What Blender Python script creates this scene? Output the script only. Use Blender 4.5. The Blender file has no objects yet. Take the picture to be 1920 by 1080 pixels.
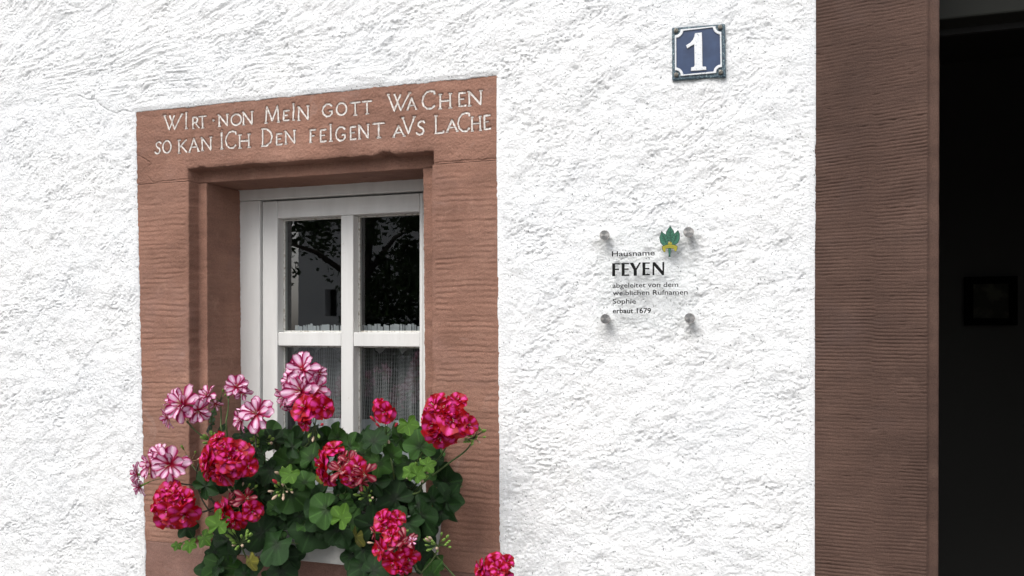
import bpy, math, random
import numpy as np
from mathutils import Vector, Matrix, Quaternion

random.seed(7); np.random.seed(7)
SC = bpy.context.scene
COL = SC.collection

# ------------------------------------------------------------------ camera
F = 1600.0; CX = 960.0; HY = 615.0; D = 1.78; EYE = 1.60
TH = math.atan(F / 4660.0); CT, ST = math.cos(TH), math.sin(TH)
cam_data = bpy.data.cameras.new('camera'); cam = bpy.data.objects.new('camera', cam_data)
COL.objects.link(cam); SC.camera = cam
cam.location = (0, -D, EYE); cam.rotation_euler = (math.radians(90), 0, TH)
cam_data.sensor_width = 36.0; cam_data.lens = F / 1920 * 36.0
cam_data.shift_y = (HY - 540) / 1920.0
cam_data.clip_start = 0.05; cam_data.clip_end = 500

# ------------------------------------------------------------------ world, sun, exposure
SUN_EL = math.radians(50); SUN_AZ = math.radians(-16)      # azimuth from the wall's outward normal, towards the left
world = bpy.data.worlds.new('World'); SC.world = world; world.use_nodes = True
wn = world.node_tree.nodes; wl = world.node_tree.links
for n in list(wn): wn.remove(n)
sky = wn.new('ShaderNodeTexSky'); sky.sky_type = 'NISHITA'; sky.sun_disc = False
sdir = Vector((math.sin(SUN_AZ) * math.cos(SUN_EL), -math.cos(SUN_AZ) * math.cos(SUN_EL), math.sin(SUN_EL)))
sky.sun_elevation = SUN_EL; sky.sun_rotation = math.atan2(sdir.x, sdir.y)
sky.air_density = 1.0; sky.dust_density = 3.0; sky.ozone_density = 1.0
hs = wn.new('ShaderNodeHueSaturation'); hs.inputs['Saturation'].default_value = 0.30
bg = wn.new('ShaderNodeBackground'); bg.inputs['Strength'].default_value = 0.15
wo = wn.new('ShaderNodeOutputWorld')
wl.new(sky.outputs[0], hs.inputs['Color']); wl.new(hs.outputs[0], bg.inputs['Color']); wl.new(bg.outputs[0], wo.inputs['Surface'])
sun_l = bpy.data.lights.new('sun', 'SUN'); sun_l.energy = 1.15; sun_l.angle = math.radians(34); sun_l.color = (1.0, 0.97, 0.93)
sun = bpy.data.objects.new('sun', sun_l); COL.objects.link(sun)
sun.rotation_euler = sdir.to_track_quat('Z', 'Y').to_euler(); sun.location = sdir * 20
SC.view_settings.view_transform = 'Standard'; SC.view_settings.look = 'None'
SC.view_settings.gamma = 1.0; SC.view_settings.exposure = 0.62
try: SC.view_settings.use_curve_mapping = False
except Exception: pass
SC.render.engine = 'CYCLES'

# ------------------------------------------------------------------ pixel -> world (photograph pixels, at the depth plane y)
def P(px, py, y=0.0):
    u = (px - CX) / F; v = (HY - py) / F
    rx = -ST + u * CT; ry = CT + u * ST
    t = (y + D) / ry
    return Vector((rx * t, y, EYE + v * t))
def X(px, y=0.0): return P(px, HY, y).x
def Z(px, py, y=0.0): return P(px, py, y).z
def MPP(px, y=0.0):                                   # metres per photograph pixel there
    u = (px - CX) / F; return (y + D) / (CT + u * ST) / F

# ------------------------------------------------------------------ noise
def _h(ix, iy, s):
    n = (ix.astype(np.int64) * 374761393 + iy.astype(np.int64) * 668265263 + s * 974634777) & 0xffffffff
    n = ((n ^ (n >> 13)) * 1274126177) & 0xffffffff
    n = (n ^ (n >> 16)) & 0xffffffff
    return n
def pnoise(x, y, s=0):
    x = np.asarray(x, float); y = np.asarray(y, float)
    ix = np.floor(x); iy = np.floor(y); fx = x - ix; fy = y - iy
    ux = fx * fx * fx * (fx * (fx * 6 - 15) + 10); uy = fy * fy * fy * (fy * (fy * 6 - 15) + 10)
    r = 0
    for dx in (0, 1):
        for dy in (0, 1):
            a = _h(ix + dx, iy + dy, s) / 4294967296.0 * 2 * np.pi
            g = np.cos(a) * (fx - dx) + np.sin(a) * (fy - dy)
            r = r + g * (ux if dx else 1 - ux) * (uy if dy else 1 - uy)
    return r * 1.5
def fbm(x, y, s=0, o=4, g=0.5):
    r = 0; a = 1; t = 0
    for i in range(o):
        r = r + a * pnoise(x * 2 ** i + 17.3 * i, y * 2 ** i - 9.1 * i, s + i); t += a; a *= g
    return r / t
def worley(x, y, s=0):
    ix = np.floor(x); iy = np.floor(y); best = np.full(np.shape(x), 9.0); rid = np.zeros(np.shape(x))
    for dx in (-1, 0, 1):
        for dy in (-1, 0, 1):
            jx = ix + dx; jy = iy + dy
            h1 = _h(jx, jy, s) / 4294967296.0; h2 = _h(jx, jy, s + 91) / 4294967296.0
            d = np.hypot(jx + h1 - x, jy + h2 - y); m = d < best
            best = np.where(m, d, best); rid = np.where(m, _h(jx, jy, s + 7) / 4294967296.0, rid)
    return best, rid
def sstep(a, b, x):
    t = np.clip((x - a) / (b - a), 0, 1); return t * t * (3 - 2 * t)

# ------------------------------------------------------------------ materials
def mat(name, base=(.5, .5, .5), rough=.6, spec=.5, metal=0.0):
    m = bpy.data.materials.new(name); m.use_nodes = True
    b = m.node_tree.nodes['Principled BSDF']
    b.inputs['Base Color'].default_value = (*base, 1); b.inputs['Roughness'].default_value = rough
    b.inputs['Specular IOR Level'].default_value = spec; b.inputs['Metallic'].default_value = metal
    return m, m.node_tree, b
def N(nt, t, **k):
    n = nt.nodes.new(t)
    for a, v in k.items():
        if hasattr(n, a): setattr(n, a, v)
        else: n.inputs[a.replace('_', ' ')].default_value = v
    return n
def noise(nt, vec, scale, detail=4, rough=.55, dist=0):
    n = nt.nodes.new('ShaderNodeTexNoise'); n.inputs['Scale'].default_value = scale
    n.inputs['Detail'].default_value = detail; n.inputs['Roughness'].default_value = rough
    n.inputs['Distortion'].default_value = dist
    if vec is not None: nt.links.new(vec, n.inputs['Vector'])
    return n.outputs['Fac']
def ramp(nt, fac, stops):
    n = nt.nodes.new('ShaderNodeValToRGB'); cr = n.color_ramp
    while len(cr.elements) < len(stops): cr.elements.new(.5)
    for e, (p, c) in zip(cr.elements, stops):
        e.position = p; e.color = (*c, 1) if len(c) == 3 else c
    nt.links.new(fac, n.inputs['Fac']); return n.outputs['Color']
def mixc(nt, fac, a, b, mode='MIX'):
    n = nt.nodes.new('ShaderNodeMix'); n.data_type = 'RGBA'; n.blend_type = mode
    for s, v in ((n.inputs[0], fac), (n.inputs[6], a), (n.inputs[7], b)):
        if isinstance(v, (int, float)): s.default_value = v
        elif isinstance(v, tuple): s.default_value = (*v, 1)
        else: nt.links.new(v, s)
    return n.outputs[2]
def mth(nt, op, a, b=None):
    n = nt.nodes.new('ShaderNodeMath'); n.operation = op
    for s, v in ((n.inputs[0], a), (n.inputs[1], b)):
        if v is None: continue
        if isinstance(v, (int, float)): s.default_value = v
        else: nt.links.new(v, s)
    return n.outputs[0]
def pos(nt):
    return nt.nodes.new('ShaderNodeNewGeometry').outputs['Position']
def objc(nt):
    return nt.nodes.new('ShaderNodeTexCoord').outputs['Object']
def bump(nt, b, h, dist, strength=1.0):
    n = nt.nodes.new('ShaderNodeBump'); n.inputs['Distance'].default_value = dist; n.inputs['Strength'].default_value = strength
    nt.links.new(h, n.inputs['Height']); nt.links.new(n.outputs[0], b.inputs['Normal'])
def mapping(nt, vec, scale=(1, 1, 1), rot=(0, 0, 0)):
    n = nt.nodes.new('ShaderNodeMapping'); n.inputs['Scale'].default_value = scale; n.inputs['Rotation'].default_value = rot
    nt.links.new(vec, n.inputs['Vector']); return n.outputs[0]

M = {}
# white plaster
m, nt, b = mat('plaster', (.8, .8, .8), .9, .2); p = pos(nt)
c = ramp(nt, noise(nt, p, 3.0, 5, .6), [(.3, (.83, .845, .86)), (.7, (.90, .90, .895))])
spk = ramp(nt, noise(nt, p, 200, 2, .5), [(.27, (.30, .31, .31)), (.36, (1, 1, 1))])
c = mixc(nt, 1.0, c, spk, 'MULTIPLY')
drt = ramp(nt, noise(nt, p, 16, 6, .75), [(.62, (1, 1, 1)), (.78, (.86, .86, .83))])
c = mixc(nt, 1.0, c, drt, 'MULTIPLY')
nt.links.new(c, b.inputs['Base Color'])
stp = nt.nodes.new('ShaderNodeSeparateXYZ'); nt.links.new(p, stp.inputs[0])
for (sx_, sy_) in ((1136, 625), (1296, 628), (1130, 462), (1300, 455)):      # grime washed down under the plaque's fixings
    q_ = P(sx_, sy_); dx_ = mth(nt, 'SUBTRACT', stp.outputs[0], q_.x); dz_ = mth(nt, 'MULTIPLY', mth(nt, 'SUBTRACT', stp.outputs[2], q_.z), .6)
    rr_ = mth(nt, 'SQRT', mth(nt, 'ADD', mth(nt, 'MULTIPLY', dx_, dx_), mth(nt, 'MULTIPLY', dz_, dz_)))
    rr_ = mth(nt, 'ADD', rr_, mth(nt, 'MULTIPLY', mth(nt, 'SUBTRACT', noise(nt, p, 45, 5, .75), .5), .05))
    k_ = ramp(nt, rr_, [(.004, (1, 1, 1)), (.028, (0, 0, 0))])
    c = mixc(nt, mth(nt, 'MULTIPLY', k_, .26), c, (.38, .36, .33))
nt.links.new(c, b.inputs['Base Color'])
bump(nt, b, noise(nt, p, 210, 4, .7), .0040); M['plaster'] = m
def plain_plaster(name, a, d):
    m, nt, b = mat(name, a, .95, .1); p = pos(nt)
    nt.links.new(ramp(nt, noise(nt, p, 2.5, 5), [(.3, a), (.7, d)]), b.inputs['Base Color'])
    bump(nt, b, noise(nt, p, 60, 4), .004); return m
# sandstone
def stone(name, dark, mid, light, scar_amt=.12):
    m, nt, b = mat(name, mid, .85, .25); p = pos(nt)
    c = ramp(nt, noise(nt, p, 7, 6, .62, .4), [(.3, dark), (.5, mid), (.72, light)])
    beds = noise(nt, mapping(nt, p, (1.5, 3, 26), (0, .03, 0)), 1.6, 5, .65)
    c = mixc(nt, .55, c, ramp(nt, beds, [(.3, tuple(x * .78 for x in mid)), (.7, tuple(min(1, x * 1.22) for x in mid))]), 'MIX')
    grain = ramp(nt, noise(nt, p, 480, 3, .7), [(.3, (.62, .60, .60)), (.52, (1, 1, 1)), (.75, (1.35, 1.32, 1.3))])
    blot = ramp(nt, noise(nt, p, 3.2, 4, .6), [(.35, (.84, .83, .83)), (.65, (1.14, 1.13, 1.12))]); c = mixc(nt, 1.0, c, blot, 'MULTIPLY')
    c = mixc(nt, .85, c, grain, 'MULTIPLY')
    pur = ramp(nt, noise(nt, p, 5.5, 5, .65, .6), [(.54, (0, 0, 0)), (.70, (1, 1, 1))]); c = mixc(nt, mth(nt, 'MULTIPLY', pur, .38), c, (mid[0] * .92, mid[1] * 1.02, mid[2] * 1.18))
    pale = ramp(nt, noise(nt, p, 19, 6, .7, .3), [(.58, (0, 0, 0)), (.70, (1, 1, 1))]); c = mixc(nt, mth(nt, 'MULTIPLY', pale, .30), c, tuple(min(1, x * 1.18) for x in light))
    stain = ramp(nt, noise(nt, p, 24, 5, .7), [(.60, (1, 1, 1)), (.74, (.72, .68, .68))])
    c = mixc(nt, .8, c, stain, 'MULTIPLY')
    scar = ramp(nt, noise(nt, p, 11, 3, .5, 1.2), [(.66, (0, 0, 0)), (.72, (1, 1, 1))])
    c = mixc(nt, mth(nt, 'MULTIPLY', scar, scar_amt), c, tuple(min(1, x * .6 + .22) for x in light))
    nt.links.new(c, b.inputs['Base Color'])
    bump(nt, b, noise(nt, p, 330, 5, .75), .0014); return m
M['red_stone'] = stone('red_sandstone', (.19, .098, .068), (.282, .152, .110), (.375, .220, .166))
M['sill_stone'] = stone('sill_sandstone', (.17, .095, .075), (.22, .125, .10), (.29, .18, .15))
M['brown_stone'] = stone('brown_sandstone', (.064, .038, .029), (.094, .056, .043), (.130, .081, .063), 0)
# carved letters' paint
m, nt, b = mat('letter_paint', (.78, .75, .72), .8, .2); p = pos(nt)
w = ramp(nt, noise(nt, p, 190, 4, .7), [(.50, (0, 0, 0)), (.64, (1, 1, 1))])
nt.links.new(mixc(nt, mth(nt, 'MULTIPLY', w, .7), (.74, .70, .66), (.34, .21, .16)), b.inputs['Base Color']); M['letter'] = m
# painted wood
m, nt, b = mat('white_paint', (.66, .66, .64), .42, .45); p = pos(nt)
c = ramp(nt, noise(nt, mapping(nt, p, (1, 1, .15)), 30, 4), [(.3, (.67, .67, .65)), (.7, (.75, .75, .73))])
c2 = ramp(nt, noise(nt, p, 90, 5, .7), [(.66, (1, 1, 1)), (.74, (.66, .62, .55))])
nt.links.new(mixc(nt, .7, c, c2, 'MULTIPLY'), b.inputs['Base Color'])
bump(nt, b, noise(nt, mapping(nt, p, (1, 1, .12)), 160, 3), .0005); M['white_paint'] = m
m, nt, b = mat('putty', (.62, .60, .55), .7, .3); p = pos(nt)
nt.links.new(ramp(nt, noise(nt, p, 120, 4, .7), [(.35, (.32, .28, .22)), (.5, (.66, .66, .62))]), b.inputs['Base Color']); M['putty'] = m
M['flat_black'] = mat('plain_black', (.01, .01, .01), .6)[0]
def glass_mat(name, refl_ior, tint, mult):
    m = bpy.data.materials.new(name); m.use_nodes = True; nt = m.node_tree
    nt.nodes.remove(nt.nodes['Principled BSDF']); out = nt.nodes['Material Output']
    tr = N(nt, 'ShaderNodeBsdfTransparent'); tr.inputs[0].default_value = (*tint, 1)
    gl = N(nt, 'ShaderNodeBsdfGlossy'); gl.inputs['Roughness'].default_value = 0.0
    fr = N(nt, 'ShaderNodeFresnel'); bf = nt.nodes.new('ShaderNodeNewGeometry').outputs['Backfacing']
    nt.links.new(mth(nt, 'ADD', refl_ior, mth(nt, 'MULTIPLY', bf, 1 / refl_ior - refl_ior)), fr.inputs['IOR'])
    mx = N(nt, 'ShaderNodeMixShader')
    nt.links.new(mth(nt, 'MULTIPLY', fr.outputs[0], mult), mx.inputs[0])
    nt.links.new(tr.outputs[0], mx.inputs[1]); nt.links.new(gl.outputs[0], mx.inputs[2])
    nt.links.new(mx.outputs[0], out.inputs['Surface']); return m
M['glass'] = glass_mat('window_glass', 1.52, (.86, .89, .88), 3.0)
M['acrylic'] = glass_mat('clear_acrylic', 1.45, (.995, .998, .997), .55)
m, nt, b = mat('net_thread', (.38, .38, .39), .9); M['net'] = m
m, nt, b = mat('white_cotton', (.44, .46, .48), .95); M['cotton'] = m
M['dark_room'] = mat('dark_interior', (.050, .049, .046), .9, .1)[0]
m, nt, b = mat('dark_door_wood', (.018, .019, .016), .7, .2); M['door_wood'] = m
# sign materials
m, nt, b = mat('blue_enamel', (.035, .06, .15), .35, .5); p = pos(nt)
nt.links.new(ramp(nt, noise(nt, p, 45, 4), [(.3, (.012, .030, .084)), (.7, (.024, .052, .125))]), b.inputs['Base Color']); M['blue'] = m
m, nt, b = mat('sign_white', (.7, .72, .72), .4, .5); p = pos(nt)
nt.links.new(ramp(nt, noise(nt, p, 260, 4, .7), [(.33, (.10, .16, .22)), (.40, (.66, .68, .70)), (.7, (.76, .77, .78))]), b.inputs['Base Color']); M['sign_white'] = m
m, nt, b = mat('sign_rim', (.03, .05, .07), .45); p = pos(nt)
nt.links.new(ramp(nt, noise(nt, p, 240, 4, .7), [(.38, (.012, .022, .04)), (.55, (.05, .10, .13)), (.68, (.42, .50, .48))]), b.inputs['Base Color']); M['rim'] = m
m, nt, b = mat('weathered_screw', (.16, .15, .13), .45, .5, .7); M['screw'] = m
m, nt, b = mat('brushed_steel', (.60, .58, .56), .24, .5, 1.0)
b.inputs['Anisotropic'].default_value = .85
tg = nt.nodes.new('ShaderNodeTangent'); tg.direction_type = 'RADIAL'; tg.axis = 'Z'; nt.links.new(tg.outputs[0], b.inputs['Tangent']); M['steel'] = m
M['ink'] = mat('black_print', (.010, .010, .010), .7, .1)[0]
m, nt, b = mat('green_print', (.03, .20, .11), .5); p = pos(nt)
nt.links.new(ramp(nt, noise(nt, p, 420, 3), [(.35, (.015, .10, .06)), (.65, (.045, .19, .115))]), b.inputs['Base Color']); M['green_print'] = m
M['green_line'] = mat('dark_green_print', (.008, .045, .03), .5)[0]
M['yellow_print'] = mat('yellow_print', (.34, .30, .02), .5)[0]
# greens
def leafm(name, d, l, dark_centre=True):
    m, nt, b = mat(name, d, .42, .26); o = objc(nt)
    oi = nt.nodes.new('ShaderNodeObjectInfo').outputs['Random']
    c = ramp(nt, noise(nt, o, 60, 4), [(.3, d), (.7, l)])
    c = mixc(nt, mth(nt, 'MULTIPLY', oi, .65), c, tuple(x * .55 for x in d))
    uvn = nt.nodes.new('ShaderNodeTexCoord'); sp = nt.nodes.new('ShaderNodeSeparateXYZ'); nt.links.new(uvn.outputs['UV'], sp.inputs[0])
    if dark_centre:
        z = ramp(nt, mth(nt, 'ADD', sp.outputs[0], mth(nt, 'MULTIPLY', noise(nt, o, 45, 2), .3)), [(.30, (1, 1, 1)), (.62, (0, 0, 0))])
        c = mixc(nt, mth(nt, 'MULTIPLY', z, .55), c, (.022, .022, .020))
    vein = ramp(nt, sp.outputs[1], [(.02, (1, 1, 1)), (.10, (0, 0, 0))])
    c = mixc(nt, mth(nt, 'MULTIPLY', vein, .35), c, tuple(min(1, x * 1.9 + .01) for x in l))
    nt.links.new(c, b.inputs['Base Color'])
    bump(nt, b, noise(nt, o, 190, 3), .0008)
    ts = nt.nodes.new('ShaderNodeBsdfTranslucent'); nt.links.new(mixc(nt, 1, c, (.9, 1.3, .4), 'MULTIPLY'), ts.inputs[0])
    mx = nt.nodes.new('ShaderNodeMixShader'); mx.inputs[0].default_value = .16
    nt.links.new(b.outputs[0], mx.inputs[1]); nt.links.new(ts.outputs[0], mx.inputs[2])
    nt.links.new(mx.outputs[0], nt.nodes['Material Output'].inputs['Surface']); return m
M['leaf'] = leafm('dark_leaf', (.010, .032, .009), (.024, .068, .015))
M['leaf_mid'] = leafm('mid_leaf', (.026, .078, .015), (.055, .135, .024))
M['leaf_young'] = leafm('young_leaf', (.050, .125, .012), (.10, .21, .022), False)
M['leaf_old'] = leafm('yellowing_leaf', (.10, .12, .015), (.24, .20, .03), False)
def simple(name, a, d, sc=60, rough=.6):
    m, nt, b = mat(name, a, rough, .35)
    nt.links.new(ramp(nt, noise(nt, objc(nt), sc, 3), [(.35, a), (.65, d)]), b.inputs['Base Color']); return m
M['stem'] = simple('green_stem', (.05, .075, .025), (.085, .13, .04), 40)
M['stem_dark'] = simple('dark_stem', (.028, .030, .018), (.05, .055, .028), 40)
M['bud'] = simple('green_bud', (.10, .20, .03), (.22, .33, .07), 150)
M['bud_red'] = simple('red_bud', (.36, .01, .02), (.52, .05, .08), 150)
M['bud_pale'] = simple('pale_bud', (.55, .42, .34), (.42, .30, .18), 150)
M['dry'] = simple('dry_floret', (.22, .11, .05), (.40, .28, .15), 150)
def petalm(name, base, edge, centre, hi, e0, e1, k0=.0):
    m, nt, b = mat(name, edge, .48, .3)
    tc = nt.nodes.new('ShaderNodeTexCoord'); sp = nt.nodes.new('ShaderNodeSeparateXYZ'); nt.links.new(tc.outputs['UV'], sp.inputs[0])
    u, v = sp.outputs[0], sp.outputs[1]
    oi = nt.nodes.new('ShaderNodeObjectInfo').outputs['Random']
    nz = noise(nt, objc(nt), 130, 3, .6)
    av = mth(nt, 'ABSOLUTE', mth(nt, 'SUBTRACT', v, .5))                   # 0 centre .. .5 edge
    e = mth(nt, 'ADD', mth(nt, 'MULTIPLY', av, 2.0), mth(nt, 'MULTIPLY', mth(nt, 'SUBTRACT', nz, .5), .35))
    cc = mixc(nt, ramp(nt, e, [(.1, (1, 1, 1)), (.5, (0, 0, 0))]), centre, hi)
    c = mixc(nt, ramp(nt, e, [(e0, (0, 0, 0)), (e1, (1, 1, 1))]), cc, edge)
    tipf = ramp(nt, mth(nt, 'ADD', u, mth(nt, 'MULTIPLY', nz, .08)), [(.955, (0, 0, 0)), (1.0, (1, 1, 1))])
    c = mixc(nt, mth(nt, 'MULTIPLY', tipf, .7), c, edge)
    bs = ramp(nt, mth(nt, 'ADD', u, mth(nt, 'MULTIPLY', nz, .25)), [(.34 + k0, (1, 1, 1)), (.62 + k0, (0, 0, 0))])
    c = mixc(nt, bs, c, base)
    veins = ramp(nt, noise(nt, mapping(nt, tc.outputs['UV'], (1.2, 11, 1)), 3, 2), [(.35, (1, 1, 1)), (.5, (.82, .6, .7)), (.62, (1, 1, 1))])
    c = mixc(nt, .55, c, veins, 'MULTIPLY')
    c = mixc(nt, mth(nt, 'MULTIPLY', oi, .12), c, edge)
    nt.links.new(c, b.inputs['Base Color'])
    ts = nt.nodes.new('ShaderNodeBsdfTranslucent'); nt.links.new(c, ts.inputs[0])
    mx = nt.nodes.new('ShaderNodeMixShader'); mx.inputs[0].default_value = .28
    nt.links.new(b.outputs[0], mx.inputs[1]); nt.links.new(ts.outputs[0], mx.inputs[2])
    nt.links.new(mx.outputs[0], nt.nodes['Material Output'].inputs['Surface']); return m
M['petal_pink'] = petalm('striped_petal', (.40, .003, .03), (.34, .006, .09), (.84, .42, .66), (.96, .80, .92), .54, .72)
M['petal_red'] = petalm('crimson_petal', (.42, .001, .005), (.38, .001, .008), (.54, .003, .085), (.80, .06, .38), .24, .56, .05)
M['petal_wilt'] = petalm('wilted_petal', (.26, .003, .01), (.24, .006, .025), (.42, .012, .10), (.66, .30, .30), .30, .66, .10)
M['shaded_white_plastic'] = plain_plaster('shaded_white_plastic', (.36, .355, .34), (.44, .435, .42))  # white plastic greyed down, the shade on the box put into its colour
M['soil'] = simple('potting_soil', (.012, .009, .007), (.03, .022, .016), 80, .95)

# ------------------------------------------------------------------ object helpers
LOC = {}
def thing(name, label, cat, loc, group=None):
    o = bpy.data.objects.new(name, None); COL.objects.link(o); o.empty_display_size = .1
    o.location = loc; LOC[o.name] = Vector(loc)
    o['label'] = label; o['category'] = cat
    if group: o['group'] = group
    return o
def tag(o, label=None, cat=None, group=None, kind=None):
    for k, v in (('label', label), ('category', cat), ('group', group), ('kind', kind)):
        if v: o[k] = v
    return o
def place(o, parent, wloc):
    COL.objects.link(o); LOC[o.name] = Vector(wloc)
    if parent is not None:
        o.parent = parent; o.location = Vector(wloc) - LOC[parent.name]
    else: o.location = wloc
    return o
def obj(name, verts, faces, material, parent=None, smooth=False, uvs=None, origin=None, keep0=False):
    V = np.asarray(verts, float).reshape(-1, 3)
    c = Vector((0, 0, 0)) if keep0 else (Vector(origin) if origin is not None else Vector(((V.min(0) + V.max(0)) / 2).tolist()))
    V = V - np.array(c)
    me = bpy.data.meshes.new(name)
    if isinstance(faces, np.ndarray):
        nf = len(faces); me.vertices.add(len(V)); me.vertices.foreach_set('co', V.ravel())
        me.loops.add(nf * 4); me.loops.foreach_set('vertex_index', faces.ravel())
        me.polygons.add(nf); me.polygons.foreach_set('loop_start', np.arange(0, nf * 4, 4)); me.polygons.foreach_set('loop_total', np.full(nf, 4))
        me.update(calc_edges=True)
    else:
        me.from_pydata([tuple(v) for v in V], [], faces); me.update()
    if smooth: me.polygons.foreach_set('use_smooth', [True] * len(me.polygons))
    if uvs is not None:
        l = me.uv_layers.new(name='UVMap'); idx = np.empty(len(me.loops), int); me.loops.foreach_get('vertex_index', idx)
        l.data.foreach_set('uv', np.asarray(uvs, float)[idx].ravel())
    if material is not None: me.materials.append(material)
    return place(bpy.data.objects.new(name, me), parent, c)
def inst(name, mesh, parent, wloc, rot=None, scale=1.0):
    o = bpy.data.objects.new(name, mesh); place(o, parent, wloc)
    if rot is not None: o.rotation_mode = 'QUATERNION'; o.rotation_quaternion = rot
    o.scale = (scale,) * 3 if isinstance(scale, (int, float)) else scale
    return o
def bevel(o, w=.001, seg=2):
    md = o.modifiers.new('bevel', 'BEVEL'); md.width = w; md.segments = seg; md.limit_method = 'ANGLE'; return o
class MB:
    def __init__(s): s.v = []; s.f = []; s.uv = []
    def add(s, vs, fs, uv=None):
        n = len(s.v); s.v += [tuple(v) for v in vs]; s.f += [tuple(i + n for i in f) for f in fs]
        s.uv += uv if uv is not None else [(0, 0)] * len(vs)
    def box(s, a, b):
        x0, y0, z0 = a; x1, y1, z1 = b
        s.add([(x0, y0, z0), (x1, y0, z0), (x1, y1, z0), (x0, y1, z0), (x0, y0, z1), (x1, y0, z1), (x1, y1, z1), (x0, y1, z1)],
              [(0, 3, 2, 1), (4, 5, 6, 7), (0, 1, 5, 4), (1, 2, 6, 5), (2, 3, 7, 6), (3, 0, 4, 7)])
    def tube(s, pts, radii, n=6, cap=True):
        pts = [Vector(p) for p in pts]
        if isinstance(radii, (int, float)): radii = [radii] * len(pts)
        vs = []; fs = []
        for i, p in enumerate(pts):
            d = (pts[min(i + 1, len(pts) - 1)] - pts[max(i - 1, 0)])
            d = d.normalized() if d.length > 1e-9 else Vector((0, 0, 1))
            a = d.cross(Vector((.31, .2, .93))).normalized(); bb = d.cross(a)
            for k in range(n):
                t = 2 * math.pi * k / n; vs.append(p + (a * math.cos(t) + bb * math.sin(t)) * radii[i])
        for i in range(len(pts) - 1):
            for k in range(n): fs.append((i * n + k, i * n + (k + 1) % n, (i + 1) * n + (k + 1) % n, (i + 1) * n + k))
        if cap: fs.append(tuple(range(n))[::-1]); fs.append(tuple(range((len(pts) - 1) * n, len(pts) * n)))
        s.add(vs, fs)
    def build(s, name, m, parent=None, smooth=False, uv=False, **k):
        return obj(name, s.v, s.f, m, parent, smooth, s.uv if uv else None, **k)
def box(name, a, b, m, parent=None, bv=.0):
    mb = MB(); mb.box(a, b); o = mb.build(name, m, parent)
    if bv: bevel(o, bv)
    return o
def grid_faces(nr, nc):
    i = np.arange(nr - 1)[:, None] * nc + np.arange(nc - 1)[None, :]
    return np.stack([i, i + 1, i + nc + 1, i + nc], -1).reshape(-1, 4)
def extrude(name, pts, y0, y1, m, parent=None, bv=0):      # pts: (x, z) polygon; y0 front, y1 back
    n = len(pts)
    vs = [(x, y0, z) for x, z in pts] + [(x, y1, z) for x, z in pts]
    area = sum(pts[i][0] * pts[(i + 1) % n][1] - pts[(i + 1) % n][0] * pts[i][1] for i in range(n))
    fr = tuple(range(n)); fs = [fr if area > 0 else fr[::-1], tuple(i + n for i in (fr[::-1] if area > 0 else fr))]
    for i in range(n):
        j = (i + 1) % n; fs.append((j, i, i + n, j + n) if area > 0 else (i, j, j + n, i + n))
    o = obj(name, vs, fs, m, parent)
    if bv: bevel(o, bv)
    return o
def zoompts(pts, sc, ox, oy, y):
    r = []
    for a, c in pts:
        q = P(ox + a / sc, oy + c / sc, y); r.append((q.x, q.z))
    return r

# ------------------------------------------------------------------ the geometry of the stone surround (wall plane y = 0)
TL, TR, BR, BL = P(255, 208), P(930, 146), P(937.5, 1085), P(273, 1085)
RAB = .036
z_top = (TL.z + TR.z) / 2
z_open = (Z(355, 318) + Z(811, 283)) / 2
z_joint = (Z(388, 343, RAB) + Z(793, 314, RAB)) / 2
x_open_l = (X(352), X(354)); x_open_r = (X(811.5), X(812.5))       # top, bottom
x_in_l = (X(387.5, RAB), X(391, RAB)); x_in_r = (X(793, RAB), X(799, RAB))
z_sill = Z(300, 1016)
z_bot = EYE - .80
YF = .172                                              # front of the window frame
def lerp(a, b, t): return a + (b - a) * t
def tz(z): return (z_top - z) / (z_top - Z(600, 1080))
def edge_l(z): return lerp(TL.x, BL.x, tz(z))
def edge_r(z): return lerp(TR.x, BR.x, tz(z))

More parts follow.
